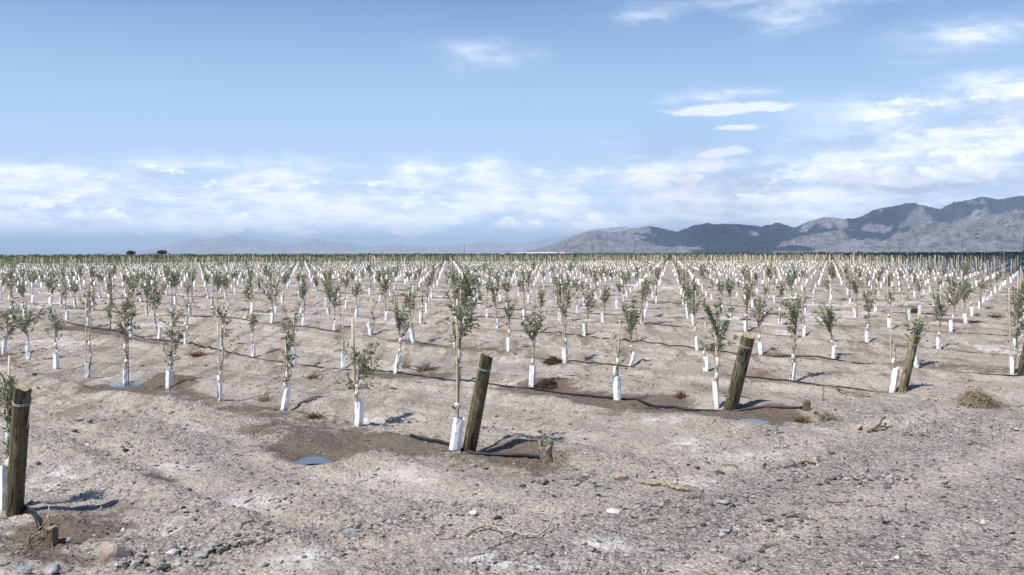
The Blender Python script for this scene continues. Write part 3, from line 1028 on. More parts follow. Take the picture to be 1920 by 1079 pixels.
def ordinal(n):
    if n <= 20: return ORD[n]
    if n % 10 == 0: return TENS[n // 10][:-1] + 'ieth'
    return TENS[n // 10] + '-' + ORD[n % 10]


ROWNAME = {0: 'from the dark centre post along its row',
           1: 'from the mossy leaning post along its row',
           2: 'from the pale leaning post along its row',
           3: 'from the right-edge post along its row'}
GROUP = 'young olive saplings planted in rows across the field'

all_trees = []
for r in range(0, 90):
    ro = row_off(r)
    for kk in range(-70, 140):
        k = kk if r <= 5 else kk + math.floor(-ro)
        if r <= 4 and k < 0: continue
        X, Y = lattice(r, k)
        d = math.hypot(X, Y)
        if Y < 4 or d > 262: continue
        px, py = project(X, Y, 0)
        if (r, k) in S:
            px = S[(r, k)][0]
        if -170 < px < 2090:
            all_trees.append((d, r, k, X, Y, px))
all_trees.sort()
inframe = [t for t in all_trees if -8 < t[5] < 1926]
rgT = random.Random(12)
single, rest = [], []
skip = set()
for t in inframe:
    if (t[1], t[2]) not in S and rgT.random() < 0.05:
        skip.add((t[1], t[2]))
for t in inframe:
    if (t[1], t[2]) in skip: continue
    (single if len(single) < 299 else rest).append(t)
rest += [t for t in all_trees if not (-8 < t[5] < 1926) and t[0] > 20 and rgT.random() > 0.05]

# saplings read off one by one
by_row = {}
for t in single:
    by_row.setdefault(t[1], []).append(t)
for r in by_row:
    by_row[r].sort(key=lambda t: -t[5])          # from the post / from the right edge of the photo leftwards
place = {}
for r, ts in by_row.items():
    for i, t in enumerate(ts):
        place[(r, t[2])] = i + 1


def tree_label(look, r, k):
    n = ordinal(place[(r, k)])
    if r in ROWNAME:
        return '%s olive sapling, %s %s' % (look, n, ROWNAME[r])
    return '%s olive sapling, %s from right, %s row behind right-edge post' % (look, n, ordinal(r - 3))


GUARD_PX = {(0, 0): 65, (0, 1): 46, (0, 2): 42, (0, 3): 35, (0, 4): 34, (0, 5): 31, (0, 6): 28, (1, 0): 50, (1, 1): 47, (1, 2): 43, (1, 4): 36,
            (2, 0): 46, (2, 1): 38, (3, 0): 32, (3, 1): 25, (3, 2): 26}
GUARD_W = {(0, 0): 0.108, (0, 1): 0.095, (0, 2): 0.085, (0, 3): 0.06, (1, 0): 0.075, (2, 1): 0.08}
TILT = {(0, 0): 0.13, (0, 1): 0.05, (0, 2): 0.14, (1, 4): 0.12, (2, 0): 0.14, (2, 1): 0.2, (2, 3): 0.3, (3, 1): -0.22, (2, 7): -0.25, (2, 8): -0.2, (2, 9): 0.12, (3, 3): -0.12}
NOGUARD = {(1, 12), (2, 12), (3, 5), (1, 3)}
for (r, k), (fx, fy, ct, cf, cwp, form, dens, stk, lean, look) in S.items():
    p = at(fx, fy)
    m = p.y / F
    H = (fy - ct) * m; cb = max(0.15, (fy - cf) * m)
    far = p.y > 22
    root = make_sapling(1000 + r * 50 + k, H, cb, cwp * m * 1.0, form, dens * (0.92 if not far else 0.85),
                        (fy - stk) * m if stk else None, lean * m,
                        GUARD_PX[(r, k)] * m if (r, k) in GUARD_PX else 0.30 + 0.04 * rgT.uniform(-1, 1),
                        GUARD_W.get((r, k), rgT.uniform(0.075, 0.10)), TILT.get((r, k), rgT.uniform(-0.06, 0.06)), (r, k) not in NOGUARD,
                        2 if r < 2 else 1, 0.024 if (r, k) == (0, 1) else 0.010 if not far else 0.013,
                        (0.062, 0.0155) if not far else (0.075, 0.022), 0.019 if not far else 0.028, thick=1.0 if not far else 1.25)
    root.location = p
    tag(root, tree_label(look, r, k), 'sapling', GROUP)

# the sapling cut by the left edge of the photo beside its post
p = at(9, 957)
root = make_sapling(77, 1.04, 0.62, 0.30, 'column', 1.2, 1.24, 0.03, 0.37, 0.10, 0.03, True, 2)
root.location = p
tag(root, 'olive sapling cut by the left photo edge, beside the near upright post', 'sapling', GROUP)

# kinds for the rest
KINDS = []          # (mean look, builder arguments)
kr = random.Random(8)
for i in range(10):
    KINDS.append(('round crowned', dict(H=kr.uniform(1.0, 1.5), cbf=kr.uniform(0.54, 0.66), cw=kr.uniform(0.30, 0.48), form='vase', dens=kr.uniform(0.55, 0.95), stake=None)))
for i in range(6):
    KINDS.append(('narrow leafy', dict(H=kr.uniform(1.05, 1.6), cbf=kr.uniform(0.46, 0.60), cw=kr.uniform(0.20, 0.32), form='column', dens=kr.uniform(0.55, 0.9), stake=kr.choice([None, 1.5]))))
for i in range(5):
    KINDS.append(('sparse staked', dict(H=kr.uniform(0.9, 1.3), cbf=0.6, cw=kr.uniform(0.2, 0.3), form='sparse', dens=kr.uniform(0.4, 0.8), stake=kr.uniform(1.35, 1.8))))
for i in range(5):
    KINDS.append(('small tufted tall staked', dict(H=kr.uniform(0.85, 1.25), cbf=0.62, cw=kr.uniform(0.2, 0.32), form='vase', dens=kr.uniform(0.5, 0.8), stake=kr.uniform(1.4, 1.85))))
for i in range(4):
    KINDS.append(('full crowned staked', dict(H=kr.uniform(1.3, 1.7), cbf=0.5, cw=kr.uniform(0.4, 0.55), form='vase', dens=kr.uniform(0.9, 1.2), stake=kr.uniform(1.6, 1.95))))
protos = [None] * len(KINDS)


def copy_tree(o):
    c = o.copy(); col.objects.link(c)
    for ch in o.children:
        d = ch.copy(); col.objects.link(d); d.parent = c
    return c


def pick_kind(px, rr):
    """crowns are fuller to the left, bare stakes stand out to the right"""
    right = min(1, max(0, (px - 700) / 900))
    u = rr.random()
    if u < 0.62 - 0.47 * right: return rr.choice(range(0, 10))
    if u < 0.78 - 0.52 * right: return rr.choice(range(10, 16))
    if u < 0.84 - 0.45 * right: return rr.choice(range(26, 30))
    return rr.choice(range(16, 26))


for (d, r, k, X, Y, px) in single:
    if (r, k) in S: continue
    i = pick_kind(px, rgT)
    look, a = KINDS[i]
    if protos[i] is None:
        protos[i] = make_sapling(4000 + i * 7, a['H'], a['H'] * a['cbf'], a['cw'], a['form'], a['dens'], a['stake'], rgT.uniform(-0.05, 0.05),
                                 rgT.uniform(0.28, 0.37), rgT.uniform(0.085, 0.11), rgT.uniform(-0.12, 0.12), True, 1, 0.0115, (0.082, 0.024), 0.036, thick=1.3)
        o = protos[i]
    else:
        o = copy_tree(protos[i])
    jx, jy = rgT.gauss(0, 0.06), rgT.gauss(0, 0.06)
    o.location = (X + jx, Y + jy, gz(X + jx, Y + jy))
    o.rotation_euler = (0, 0, rgT.uniform(0, 6.283))
    s = rgT.uniform(0.88, 1.12)
    o.scale = (s, s, s)
    tag(o, tree_label(look, r, k), 'sapling', GROUP)


# ---------------------------------------------------------------- the far rows, past counting
def far_rows():
    rg = np.random.default_rng(5)
    rr = random.Random(6)
    Lv = {'crown': [], 'guard': [], 'stake': [], 'bark': []}
    boxes = {'guard': [], 'stake': [], 'bark': []}
    for (d, r, k, X, Y, px) in rest:
        i = pick_kind(px, rr)
        a = KINDS[i][1]
        s = rr.uniform(0.85, 1.15)
        X += rr.gauss(0, 0.07); Y += rr.gauss(0, 0.07)
        z = gz(X, Y) if d < 160 else 0.0
        rt = min(1, max(0, (px - 900) / 700))
        H = a['H'] * s; cb = H * a['cbf']; cw = a['cw'] * s * (1.1 - 0.25 * rt)
        n = int({'vase': 46, 'column': 38, 'sparse': 12}[a['form']] * a['dens'] * (1.0 if d < 120 else 0.7) * (1 - 0.35 * rt) * 0.72)
        big = 1.0 if d < 120 else 1.45
        t = rg.beta(1.6, 1.4, n)
        prof = np.sin(np.clip(t, 0.05, 0.97) * math.pi) ** 0.6
        rad = cw * 0.5 * prof * np.sqrt(rg.uniform(0.05, 1, n))
        az = rg.uniform(0, 6.283, n)
        P = np.stack([X + rad * np.cos(az), Y + rad * np.sin(az), z + cb + (H - cb) * t * 0.95], 1)
        D = unit(np.stack([np.cos(az) * 0.8, np.sin(az) * 0.8, rg.uniform(0.0, 1.4, n)], 1))
        N = unit(np.cross(D, rg.normal(0, 1, D.shape)))
        Lv['crown'].append(leaf_quads(P, D, N, rg.uniform(0.10, 0.17, n) * big, rg.uniform(0.045, 0.075, n) * big, 0.05))
        tl = rr.gauss(0, 0.05)
        boxes['guard'].append((X, Y, z - 0.02, rr.uniform(0.045, 0.056) * (1.0 if d < 130 else 1.1), rr.uniform(0.28, 0.38), tl))
        boxes['bark'].append((X, Y, z + 0.3, 0.014, cb - 0.25, rr.gauss(0, 0.04)))
        if (a['stake'] and (d < 130 or rr.random() < 0.5)) or rr.random() < (0.12 + 0.25 * min(1, max(0, px / 1900))) * (1 if d < 130 else 0.3):
            boxes['stake'].append((X + 0.03, Y + 0.02, z, 0.012 if d < 110 else 0.015, rr.uniform(1.35, 1.85), rr.gauss(0, 0.02)))
    verts = [np.concatenate(Lv['crown'])]
    nq = len(verts[0]) // 4
    faces = [np.arange(nq * 4).reshape(-1, 4)]
    mats = [np.zeros(nq, int)]
    base = nq * 4
    for mi, key in ((1, 'guard'), (2, 'stake'), (3, 'bark')):
        b = np.array(boxes[key])
        cx, cy, z0, w, h, tl = b.T
        c = []
        for zz, f in ((0, 0), (1, 1)):
            for sx, sy in ((-1, -1), (1, -1), (1, 1), (-1, 1)):
                c.append(np.stack([cx + sx * w + f * tl * h, cy + sy * w, z0 + zz * h], 1))
        v = np.stack(c, 1).reshape(-1, 3)
        q = np.array([(0, 1, 5, 4), (1, 2, 6, 5), (2, 3, 7, 6), (3, 0, 4, 7), (4, 5, 6, 7)])
        f = (np.arange(len(b))[:, None, None] * 8 + q[None] + base).reshape(-1, 4)
        verts.append(v); faces.append(f); mats.append(np.full(len(f), mi)); base += len(v)
    f = np.concatenate(faces)
    me = fast_mesh('far_sapling_rows', np.concatenate(verts), f.ravel(), np.full(len(f), 4), [M['leaf_far'], M['guard'], M['cane'], M['deadwood']])
    me.polygons.foreach_set('material_index', np.concatenate(mats).astype(np.int32))
    o = link('far_sapling_rows', me)
    tag(o, 'far rows of small olive saplings in white guards, merging towards the horizon', 'saplings', None, 'stuff')


far_rows()


def far_grove():
    """older olive planting that closes the field along the horizon"""
    rg = np.random.default_rng(15)
    n = 9000
    d = 262 + 210 * rg.uniform(0, 1, n) ** 1.3
    a = np.radians(rg.uniform(-33, 33, n))
    X, Y = d * np.sin(a), d * np.cos(a)
    h = 1.86 + 0.26 * rg.normal(0, 1, n).clip(-1.5, 1.5) + 0.16 * vnoise(X * 0.03, Y * 0.03, 4)
    m = 12
    X = np.repeat(X, m); Y = np.repeat(Y, m); h = np.repeat(h, m)
    t = rg.uniform(0.08, 1, n * m)
    az = rg.uniform(0, 6.283, n * m)
    rad = 0.85 * np.sin(np.clip(t, 0.1, 0.95) * math.pi) ** 0.5 * rg.uniform(0.2, 1, n * m)
    P = np.stack([X + rad * np.cos(az), Y + rad * np.sin(az), np.maximum(0.02, h * t - 0.25)], 1)
    D = unit(np.stack([np.cos(az), np.sin(az), rg.uniform(-0.1, 1.0, n * m)], 1))
    N = unit(np.cross(D, rg.normal(0, 1, D.shape)))
    v = leaf_quads(P, D, N, rg.uniform(0.35, 0.75, n * m), rg.uniform(0.25, 0.5, n * m), 0.05)
    tag(link('olive_grove', quads_mesh('olive_grove', v, M['grove'])), 'dense dark green olive grove along the horizon', 'grove', None, 'stuff')


M['grove'] = leaf_material('grove_leaf', (0.026, 0.042, 0.018), (0.080, 0.100, 0.042))
far_grove()

# ---------------------------------------------------------------- posts
def make_post(base, top, r0, r1, seed, wire_at=0.86, splits=True, mat='post'):
    """base, top: photo pixels; leans along its row, out of the orchard"""
    pb = at(*base)
    sx, up = ray(*top)
    # the top lies on its sight line where the lean runs against the row direction
    best = None
    for i in range(240):
        Y = pb.y + 0.25 - i * 0.0045
        q = Vector((sx * Y, Y, EYE + up * Y))
        dx, dy = q.x - pb.x, q.y - pb.y
        e = abs(dx * V[0] + dy * V[1])
        if best is None or e < best[0]:
            best = (e, q)
    q = best[1] - pb
    rg = np.random.default_rng(seed)
    mb = MB(); n, sd = 22, 20
    ax = q.normalized()
    quat = Vector((0, 0, 1)).rotation_difference(ax)
    L = q.length
    ph = rg.uniform(0, 6.28, 4)
    vs_ = []
    for i in range(n):
        t = i / (n - 1)
        z = -0.10 + (L + 0.10) * t
        for j in range(sd):
            a = 2 * math.pi * j / sd
            rr = (r0 + (r1 - r0) * t) * (1 + 0.035 * math.sin(2 * a + ph[0] + 2 * t) + 0.03 * math.sin(3 * a + ph[1] - 3 * t) + rg.normal(0, 0.012))
            zz = z
            if i == n - 1: zz += rg.normal(0, 0.008) + 0.014 * math.sin(a + ph[2])
            if i == n - 1 and splits and j in (9, 10): zz -= 0.035
            if i >= n - 4 and splits and j in (4, 5): rr *= 0.70
            vs_.append((rr * math.cos(a), rr * math.sin(a), zz))
    fs = [(i * sd + j, i * sd + (j + 1) % sd, (i + 1) * sd + (j + 1) % sd, (i + 1) * sd + j) for i in range(n - 1) for j in range(sd)]
    mb.add(vs_, fs, 0)
    cap = [vs_[(n - 1) * sd + j] for j in range(sd)] + [(0, 0, L - 0.006)]
    mb.add(cap, [(j, (j + 1) % sd, sd) for j in range(sd)], 1)
    root = mb.build('leaning_post', [M[mat], M['endgrain']], None, True)
    root.location = pb
    root.rotation_mode = 'QUATERNION'
    root.rotation_quaternion = quat
    wm = MB()
    for kk in range(2):
        rw = (r0 + (r1 - r0) * wire_at) * 1.05
        wm.tube([(rw * math.cos(a), rw * math.sin(a), L * wire_at + 0.012 * kk + 0.010 * math.sin(a)) for a in np.linspace(0, 2 * math.pi, 25)], 0.0019, 5, False)
    wm.build('wire_loop', M['wire'], root, True)
    return root, pb, q


post_a, pa, qa = make_post((878, 851), (914, 664), 0.070, 0.062, 3, mat='post_dark')
tag(post_a, 'dark weathered leaning wooden post with split top, beside the tallest sapling at centre', 'post', 'wooden end posts of the rows')
post_b, pb_, qb = make_post((1368, 772), (1404, 628), 0.085, 0.080, 4, mat='post_moss')
tag(post_b, 'mossy olive brown wooden post leaning right beside a puddle and white guard', 'post', 'wooden end posts of the rows')
post_c, pc, qc = make_post((1693, 733), (1716, 630), 0.066, 0.060, 5, splits=False, mat='post_pale')
tag(post_c, 'pale wooden post leaning right in front of a wide crowned sapling', 'post', 'wooden end posts of the rows')
post_d, pd, qd = make_post((1917, 702), (1938, 606), 0.085, 0.078, 6)
tag(post_d, 'brown wooden post cut off by the right photo edge', 'post', 'wooden end posts of the rows')
post_e, pe, qe = make_post((27, 962), (43, 724), 0.068, 0.064, 7, 0.87)
tag(post_e, 'thick nearly upright wooden post nearest the camera at the left edge', 'post', 'wooden end posts of the rows')

# loose wire end hanging down the near post
mb = MB()
Lp = qe.length
mb.tube([(0.072, -0.02, Lp * 0.87), (0.082, -0.035, Lp * 0.83), (0.085, -0.05, Lp * 0.76), (0.080, -0.06, Lp * 0.70)], 0.0025, 5)
mb.build('wire_tail', M['wire'], post_e, True)

# ---------------------------------------------------------------- drip hoses
def hose_thing(pts, label, seed, r=0.0125, bury=0.007, wave=1.0):
    """pts: ground points (x, y); follows the ground, now and then half buried"""
    rg = np.random.default_rng(seed)
    pts = np.array(pts, float)
    seg = np.concatenate([[0], np.cumsum(np.hypot(*np.diff(pts, axis=0).T))])
    n = max(8, int(seg[-1] / 0.16))
    s = np.linspace(0, seg[-1], n)
    x = np.interp(s, seg, pts[:, 0]); y = np.interp(s, seg, pts[:, 1])
    x = x + 0.06 * fbm(s * 0.45, s * 0 + seed, 3, seed) * V[0]; y = y + 0.06 * fbm(s * 0.45, s * 0 + seed, 3, seed) * V[1]
    z = ground_height(x, y, True) + r * 0.6 - bury + wave * np.clip(0.16 * fbm(s * 0.5, s * 0 + seed * 1.7, 3, seed + 5), -0.03, 0.04)
    mb = MB()
    mb.tube(np.stack([x, y, z], 1), r, 6)
    o = mb.build('drip_hose', M['hose'], None, True)
    tag(o, label, 'hose', 'black drip hoses along the sapling rows')
    return o


def row_pts(r, k0, k1, off=0.10):
    out = []
    for k in np.linspace(k0, k1, 60):
        X, Y = lattice(r, k)
        out.append((X + V[0] * off, Y + V[1] * off))
    return out


p1 = at(1036, 866); p2 = at(960, 858); p3 = at(770, 822)
hose_thing([(p1.x, p1.y), (p2.x, p2.y), (pa.x + 0.02, pa.y - 0.12), (p3.x, p3.y)], 'black drip hose passing the dark leaning post to the tied stub at centre', 31, 0.018, -0.012, 0.1)
p1 = at(1506, 766)
hose_thing([(p1.x, p1.y), (pb_.x + 0.1, pb_.y - 0.10)] + row_pts(1, 0.3, 18), 'black drip hose running past the mossy leaning post and its puddle', 32, 0.0165, -0.006, 0.6)
hose_thing(row_pts(2, 0.0, 22), 'black drip hose on the row of the pale leaning post', 33, 0.0135, 0.001)
hose_thing(row_pts(3, -0.2, 26), 'black drip hose on the row of the post at the right edge', 34, 0.0145, -0.002)
p1 = at(72, 995); p2 = at(62, 975); p3 = at(45, 957)
hose_thing([(p1.x, p1.y), (p2.x, p2.y), (p3.x, p3.y), (p3.x - 0.5, p3.y + 0.35)], 'short black drip hose end lying beside the near left post', 35, 0.020, -0.014, 0.1)
for r in range(4, 17):
    ks = [k for (d, rr_, k, X, Y, px) in all_trees if rr_ == r and -40 < px < 1960 and d < 85]
    if not ks: continue
    hose_thing(row_pts(r, min(ks) - 0.5, max(ks) + 0.5), 'black drip hose in the %s sapling row behind the right-edge post' % ordinal(r - 3), 40 + r, 0.014, 0.004)

# ---------------------------------------------------------------- stones, sticks, weeds
def rock_mb(seed, sx, sy, sz):
    import bmesh
    rg = np.random.default_rng(seed)
    bm = bmesh.new()
    bmesh.ops.create_icosphere(bm, subdivisions=3, radius=1)
    pl = [(unit(rg.normal(0, 1, 3)), rg.uniform(0.42, 0.8)) for _ in range(14)]
    vs_ = np.array([v.co[:] for v in bm.verts])
    for nrm, dd in pl:
        e = vs_ @ nrm - dd
        vs_ -= np.outer(np.clip(e, 0, None), nrm) * 0.92
    vs_ *= (1 + 0.05 * rg.normal(0, 1, (len(vs_), 1)) * 0.4)
    fs = [tuple(v.index for v in f.verts) for f in bm.faces]
    bm.free()
    mb = MB()
    mb.add(vs_ * np.array([sx, sy, sz]), fs)
    return mb


ROCKS = [  # photo foot x, y, width px, height px, material, label
    (203, 1050, 92, 40, 'rock_pink', 'large pinkish boulder half sunk in soil at lower left'),
    (232, 1040, 26, 20, 'rock_grey', 'dark grey stone against the right side of the pinkish boulder'),
    (90, 1078, 50, 20, 'rock_grey', 'flat blue grey stone cut by the bottom edge at lower left'),
    (36, 1075, 40, 14, 'rock_grey', 'grey stone at the bottom left corner below the twig pile'),
    (370, 1050, 38, 22, 'rock_grey', 'blue grey stone among rubble right of the pinkish boulder'),
    (318, 1046, 34, 16, 'rock_white', 'pale angular stone between boulder and blue grey stone'),
    (150, 790, 20, 9, 'rock_pink', 'small reddish stone alone on gravel right of the near post'),
    (162, 838, 16, 6, 'rock_white', 'small white stone below the small reddish stone'),
    (1166, 900, 34, 18, 'rock_pink', 'tan stone with flat face right of the tied hose stub'),
    (1190, 896, 20, 12, 'rock_grey', 'pale grey stone touching the tan flat faced stone'),
    (1112, 908, 18, 9, 'rock_grey', 'dark grey pebble left of the tan flat faced stone'),
    (660, 1010, 36, 24, 'rock_grey', 'grey stone half buried left of the dry branch, larger one'),
    (826, 994, 24, 12, 'rock_grey', 'dark rounded stone just left of the dry branch'),
    (888, 968, 26, 10, 'rock_white', 'pale stone above the dry branch'),
    (728, 985, 24, 12, 'rock_grey', 'rough dark stone in the stony ridge at bottom centre'),
    (1150, 962, 40, 7, 'rock_white', 'long flat white stone right of the dry branch'),
    (1610, 806, 26, 12, 'rock_pink', 'pinkish stone left of the small brown root'),
    (1683, 1052, 14, 10, 'rock_white', 'white pebble at bottom right of the gravel'),
    (1355, 946, 28, 9, 'rock_grey', 'flat grey stone on gravel right of bottom centre'),
    (1356, 1000, 30, 10, 'rock_grey', 'low pale grey stone in gravel near bottom right'),
    (90, 925, 24, 9, 'rock_white', 'round pale stone at the end of the white string'),
]
for i, (px, py, wpx, hpx, mk, lab) in enumerate(ROCKS):
    p = at(px, py)
    m = p.y / F
    w = wpx * m * 0.5; h = hpx * m
    o = rock_mb(600 + i, w, w * 0.8, h * 0.78).build('rock', M[mk], None, False)
    o.location = (p.x, p.y + w * 0.5, p.z + h * 0.18)
    o.rotation_euler = (0, 0, 0)
    tag(o, lab, 'stone', 'loose stones on the bare ground')


def gravel():
    rg = np.random.default_rng(99)
    n = 72000
    d = 5.4 * (42 / 5.4) ** (rg.uniform(0, 1, n) ** 1.15)
    a = np.radians(rg.uniform(-31, 31, n))
    x, y = d * np.sin(a), d * np.cos(a)
    dens = np.clip(blobs(GRAV, x, y) * 0.8 + 0.55 * smooth(fbm(x * 0.6, y * 0.6, 4, 140), -0.05, 0.22) + 0.16, 0, 1)
    wet = blobs(WET, x, y)
    keep = rg.uniform(0, 1, n) < dens * (1 - 0.6 * np.clip(wet, 0, 1))
    x, y, d = x[keep], y[keep], d[keep]
    n = len(x)
    size = np.exp(rg.normal(math.log(0.0062), 0.62, n)).clip(0.003, 0.045) * (0.8 + 0.028 * d)
    z = ground_height(x, y, True)
    oc = np.array([(1, 0, 0), (0, 1, 0), (-1, 0, 0), (0, -1, 0), (0, 0, 1), (0, 0, -1)], float)
    vv = oc[None] * rg.uniform(0.55, 1.25, (n, 6, 1)) + rg.normal(0, 0.22, (n, 6, 3))
    ang = rg.uniform(0, 6.283, n); c, s = np.cos(ang), np.sin(ang)
    vv *= np.array([1.25, 0.85, 0.62]) * np.stack([np.ones(n), rg.uniform(0.7, 1.1, n), rg.uniform(0.6, 1.1, n)], 1)[:, None, :]
    vx = vv[..., 0] * c[:, None] - vv[..., 1] * s[:, None]; vy = vv[..., 0] * s[:, None] + vv[..., 1] * c[:, None]
    V3 = np.stack([vx, vy, vv[..., 2]], -1) * size[:, None, None] + np.stack([x, y, z + size * 0.18], -1)[:, None, :]
    f = np.array([(0, 1, 4), (1, 2, 4), (2, 3, 4), (3, 0, 4), (1, 0, 5), (2, 1, 5), (3, 2, 5), (0, 3, 5)])
    F_ = (np.arange(n)[:, None, None] * 6 + f[None]).reshape(-1, 3)
    me = fast_mesh('gravel', V3.reshape(-1, 3), F_.ravel(), np.full(len(F_), 3), M['gravel'])
    tag(link('gravel', me), 'scattered grey and pinkish gravel over the bare soil', 'gravel', None, 'stuff')



def rubble():
    """broken clods and stones pushed up in low ridges"""
    rg = np.random.default_rng(123)
    lines = [((215, 1058), (330, 1040), 70, 9), ((330, 1040), (490, 1012), 70, 7), ((640, 985), (860, 965), 90, 9), ((1000, 905), (1110, 895), 25, 5),
             ((1180, 960), (1420, 935), 60, 12), ((1350, 1000), (1520, 975), 60, 12), ((1480, 890), (1720, 905), 70, 12), ((240, 1070), (420, 1066), 35, 7), ((850, 945), (960, 965), 30, 6)]
    mb = MB()
    base = rock_mb(1, 1, 1, 1)
    shapes = [rock_mb(700 + i, 1, 0.8, 0.6) for i in range(8)]
    for (p0, p1, n, spread) in lines:
        for i in range(n):
            t = rg.uniform()
            p = at(p0[0] + (p1[0] - p0[0]) * t + rg.normal(0, 6), p0[1] + (p1[1] - p0[1]) * t + rg.normal(0, spread * 0.6))
            s_ = float(np.exp(rg.normal(math.log(0.019), 0.5)).clip(0.008, 0.055))
            sh = shapes[rg.integers(8)]
            a = rg.uniform(0, 6.28)
            rot = np.array([[math.cos(a), -math.sin(a), 0], [math.sin(a), math.cos(a), 0], [0, 0, 1]])
            mb.add(sh.v[0] @ rot.T * s_ + np.array([p.x, p.y, p.z + s_ * 0.25]), sh.f)
    tag(mb.build('rubble', M['rubble']), 'low ridges of broken stones and clods across the foreground', 'rubble', None, 'stuff')


M['rubble'] = mottled('stony_rubble', (0.11, 0.105, 0.10), (0.37, 0.335, 0.305), 20, 0.9, 0.008, 50, island=0.55)
gravel()
rubble()


def litter():
    rg = np.random.default_rng(41)
    mb = MB()
    n = 700
    d = 5.6 * (34 / 5.6) ** (rg.uniform(0, 1, n) ** 1.1)
    a = np.radians(rg.uniform(-30, 30, n))
    for i in range(n):
        x, y = d[i] * math.sin(a[i]), d[i] * math.cos(a[i])
        ln = rg.uniform(0.04, 0.16); az = rg.uniform(0, 6.28)
        t = np.linspace(-0.5, 0.5, 4)
        xs = x + t * ln * math.cos(az) + rg.normal(0, 0.008, 4); ys = y + t * ln * math.sin(az) + rg.normal(0, 0.008, 4)
        zs = ground_height(xs, ys, True) + 0.004 + np.abs(rg.normal(0, 0.008, 4))
        mb.tube(np.stack([xs, ys, zs], 1), rg.uniform(0.002, 0.005), 4)
    tag(mb.build('twig_litter', M['deadwood']), 'thin dead twigs scattered over the bare soil', 'litter', None, 'stuff')


litter()


def stick_path(pxs, lift=0.0, seed=0):
    """photo pixels with optional height of each point over the ground (m)"""
    out = []
    for (px, py, hz) in pxs:
        p = at(px, py)
        z = float(ground_height(np.array([p.x]), np.array([p.y]), True)[0])
        out.append((p.x, p.y, z + hz + lift))
    return np.array(out)


def refine(pts, n, rg, j):
    t = np.linspace(0, len(pts) - 1, n)
    o = np.stack([np.interp(t, np.arange(len(pts)), pts[:, c]) for c in range(3)], 1)
    o[1:-1] += rg.normal(0, j, (n - 2, 3))
    return o


def stick(name, paths, mat, label, cat, seed):
    """paths: list of (pixel points, radius start, radius end)"""
    rg = np.random.default_rng(seed)
    mb = MB()
    for (pp, r0, r1) in paths:
        pts = refine(stick_path(pp), 4 * len(pp), rg, 0.006)
        mb.tube(pts, np.linspace(r0, r1, len(pts)), 6)
    return tag(mb.build(name, M[mat], None, True), label, cat)


stick('dry_branch', [([(872, 1010, .02), (900, 1000, .03), (915, 996, .035), (945, 1005, .03), (965, 1004, .03)], .011, .008),
                     ([(915, 998, .03), (913, 992, .06), (912, 985, .10)], .008, .004),
                     ([(880, 1004, .03), (895, 992, .02), (905, 998, .03)], .007, .004),
                     ([(955, 1004, .03), (985, 1009, .025), (1010, 1012, .03), (1028, 1000, .05), (1036, 992, .07), (1038, 985, .09)], .010, .005),
                     ([(965, 1006, .02), (940, 1016, .02), (925, 1028, .015), (912, 1034, .01)], .008, .004),
                     ([(990, 1010, .02), (955, 1018, .02), (930, 1026, .015)], .006, .003),
                     ([(960, 1003, .03), (972, 996, .05), (976, 992, .055)], .007, .003)],
      'greywood', 'forked dry branch lying on soil at bottom centre', 'branch', 1)
stick('dry_stalk', [([(1200, 907, .012), (1220, 914, .02), (1245, 914, .02), (1268, 919, .02), (1292, 924, .012)], .016, .013)],
      'straw', 'thick straw coloured stalk lying right of the tan stone', 'stalk', 2)
stick('crooked_stick', [([(1543, 728, .03), (1560, 730, .05), (1572, 737, .06), (1590, 740, .04), (1608, 742, .04), (1632, 744, .01)], .014, .007)],
      'deadwood', 'dark crooked stick on bare ground left of the pale leaning post', 'stick', 3)
stick('upright_twig', [([(1543, 752, .0), (1543, 750, .10), (1544, 750, .20)], .009, .006)],
      'deadwood', 'short dark twig standing upright below the crooked stick', 'twig', 4)
stick('dead_root', [([(1468, 880, .01), (1490, 876, .03), (1510, 874, .045), (1530, 874, .01)], .008, .012), ([(1490, 877, .03), (1488, 872, .06)], .010, .006),
                    ([(1490, 879, .02), (1508, 882, .01)], .006, .003)],
      'deadwood', 'dark arched root lying in gravel right of centre', 'root', 5)
stick('brown_root', [([(1628, 812, .01), (1640, 810, .03), (1650, 808, .06), (1654, 806, .11), (1660, 804, .13)], .020, .010), ([(1650, 809, .05), (1664, 807, .03)], .012, .006)],
      'deadwood', 'small brown root sticking up right of the pinkish stone', 'root', 6)
stick('curved_twig', [([(1815, 834, .01), (1826, 832, .02), (1842, 834, .02), (1856, 839, .01)], .007, .005)],
      'deadwood', 'thin dark curved twig on gravel at far right', 'twig', 7)
stick('white_string', [([(90, 925, .08), (84, 918, .35), (78, 910, .62)], .0016, .0016)], 'wire', 'thin white string rising from the ground beside the near left post', 'string', 8)
stick('twig_pile', [([(95, 985, .10), (80, 1000, .05), (60, 1008, .03), (28, 1022, .01)], .005, .003), ([(98, 990, .09), (72, 1003, .04), (50, 1012, .02)], .004, .002),
                    ([(112, 1000, .05), (85, 1006, .04), (40, 1016, .01)], .004, .003), ([(92, 980, .12), (86, 996, .05), (78, 1012, .01)], .004, .002),
                    ([(105, 1012, .04), (70, 1014, .03), (30, 1030, .01)], .004, .003), ([(10, 1024, .02), (40, 1028, .02), (75, 1022, .03)], .006, .004),
                    ([(60, 1000, .04), (52, 1020, .02), (45, 1036, .01)], .004, .003), ([(90, 1005, .06), (60, 1020, .03), (20, 1018, .02)], .004, .002),
                    ([(84, 1000, .03), (96, 1020, .02), (100, 1032, .01)], .004, .003)],
      'straw', 'pile of pale dry twigs against the cut stump at lower left', 'twigs', 9)


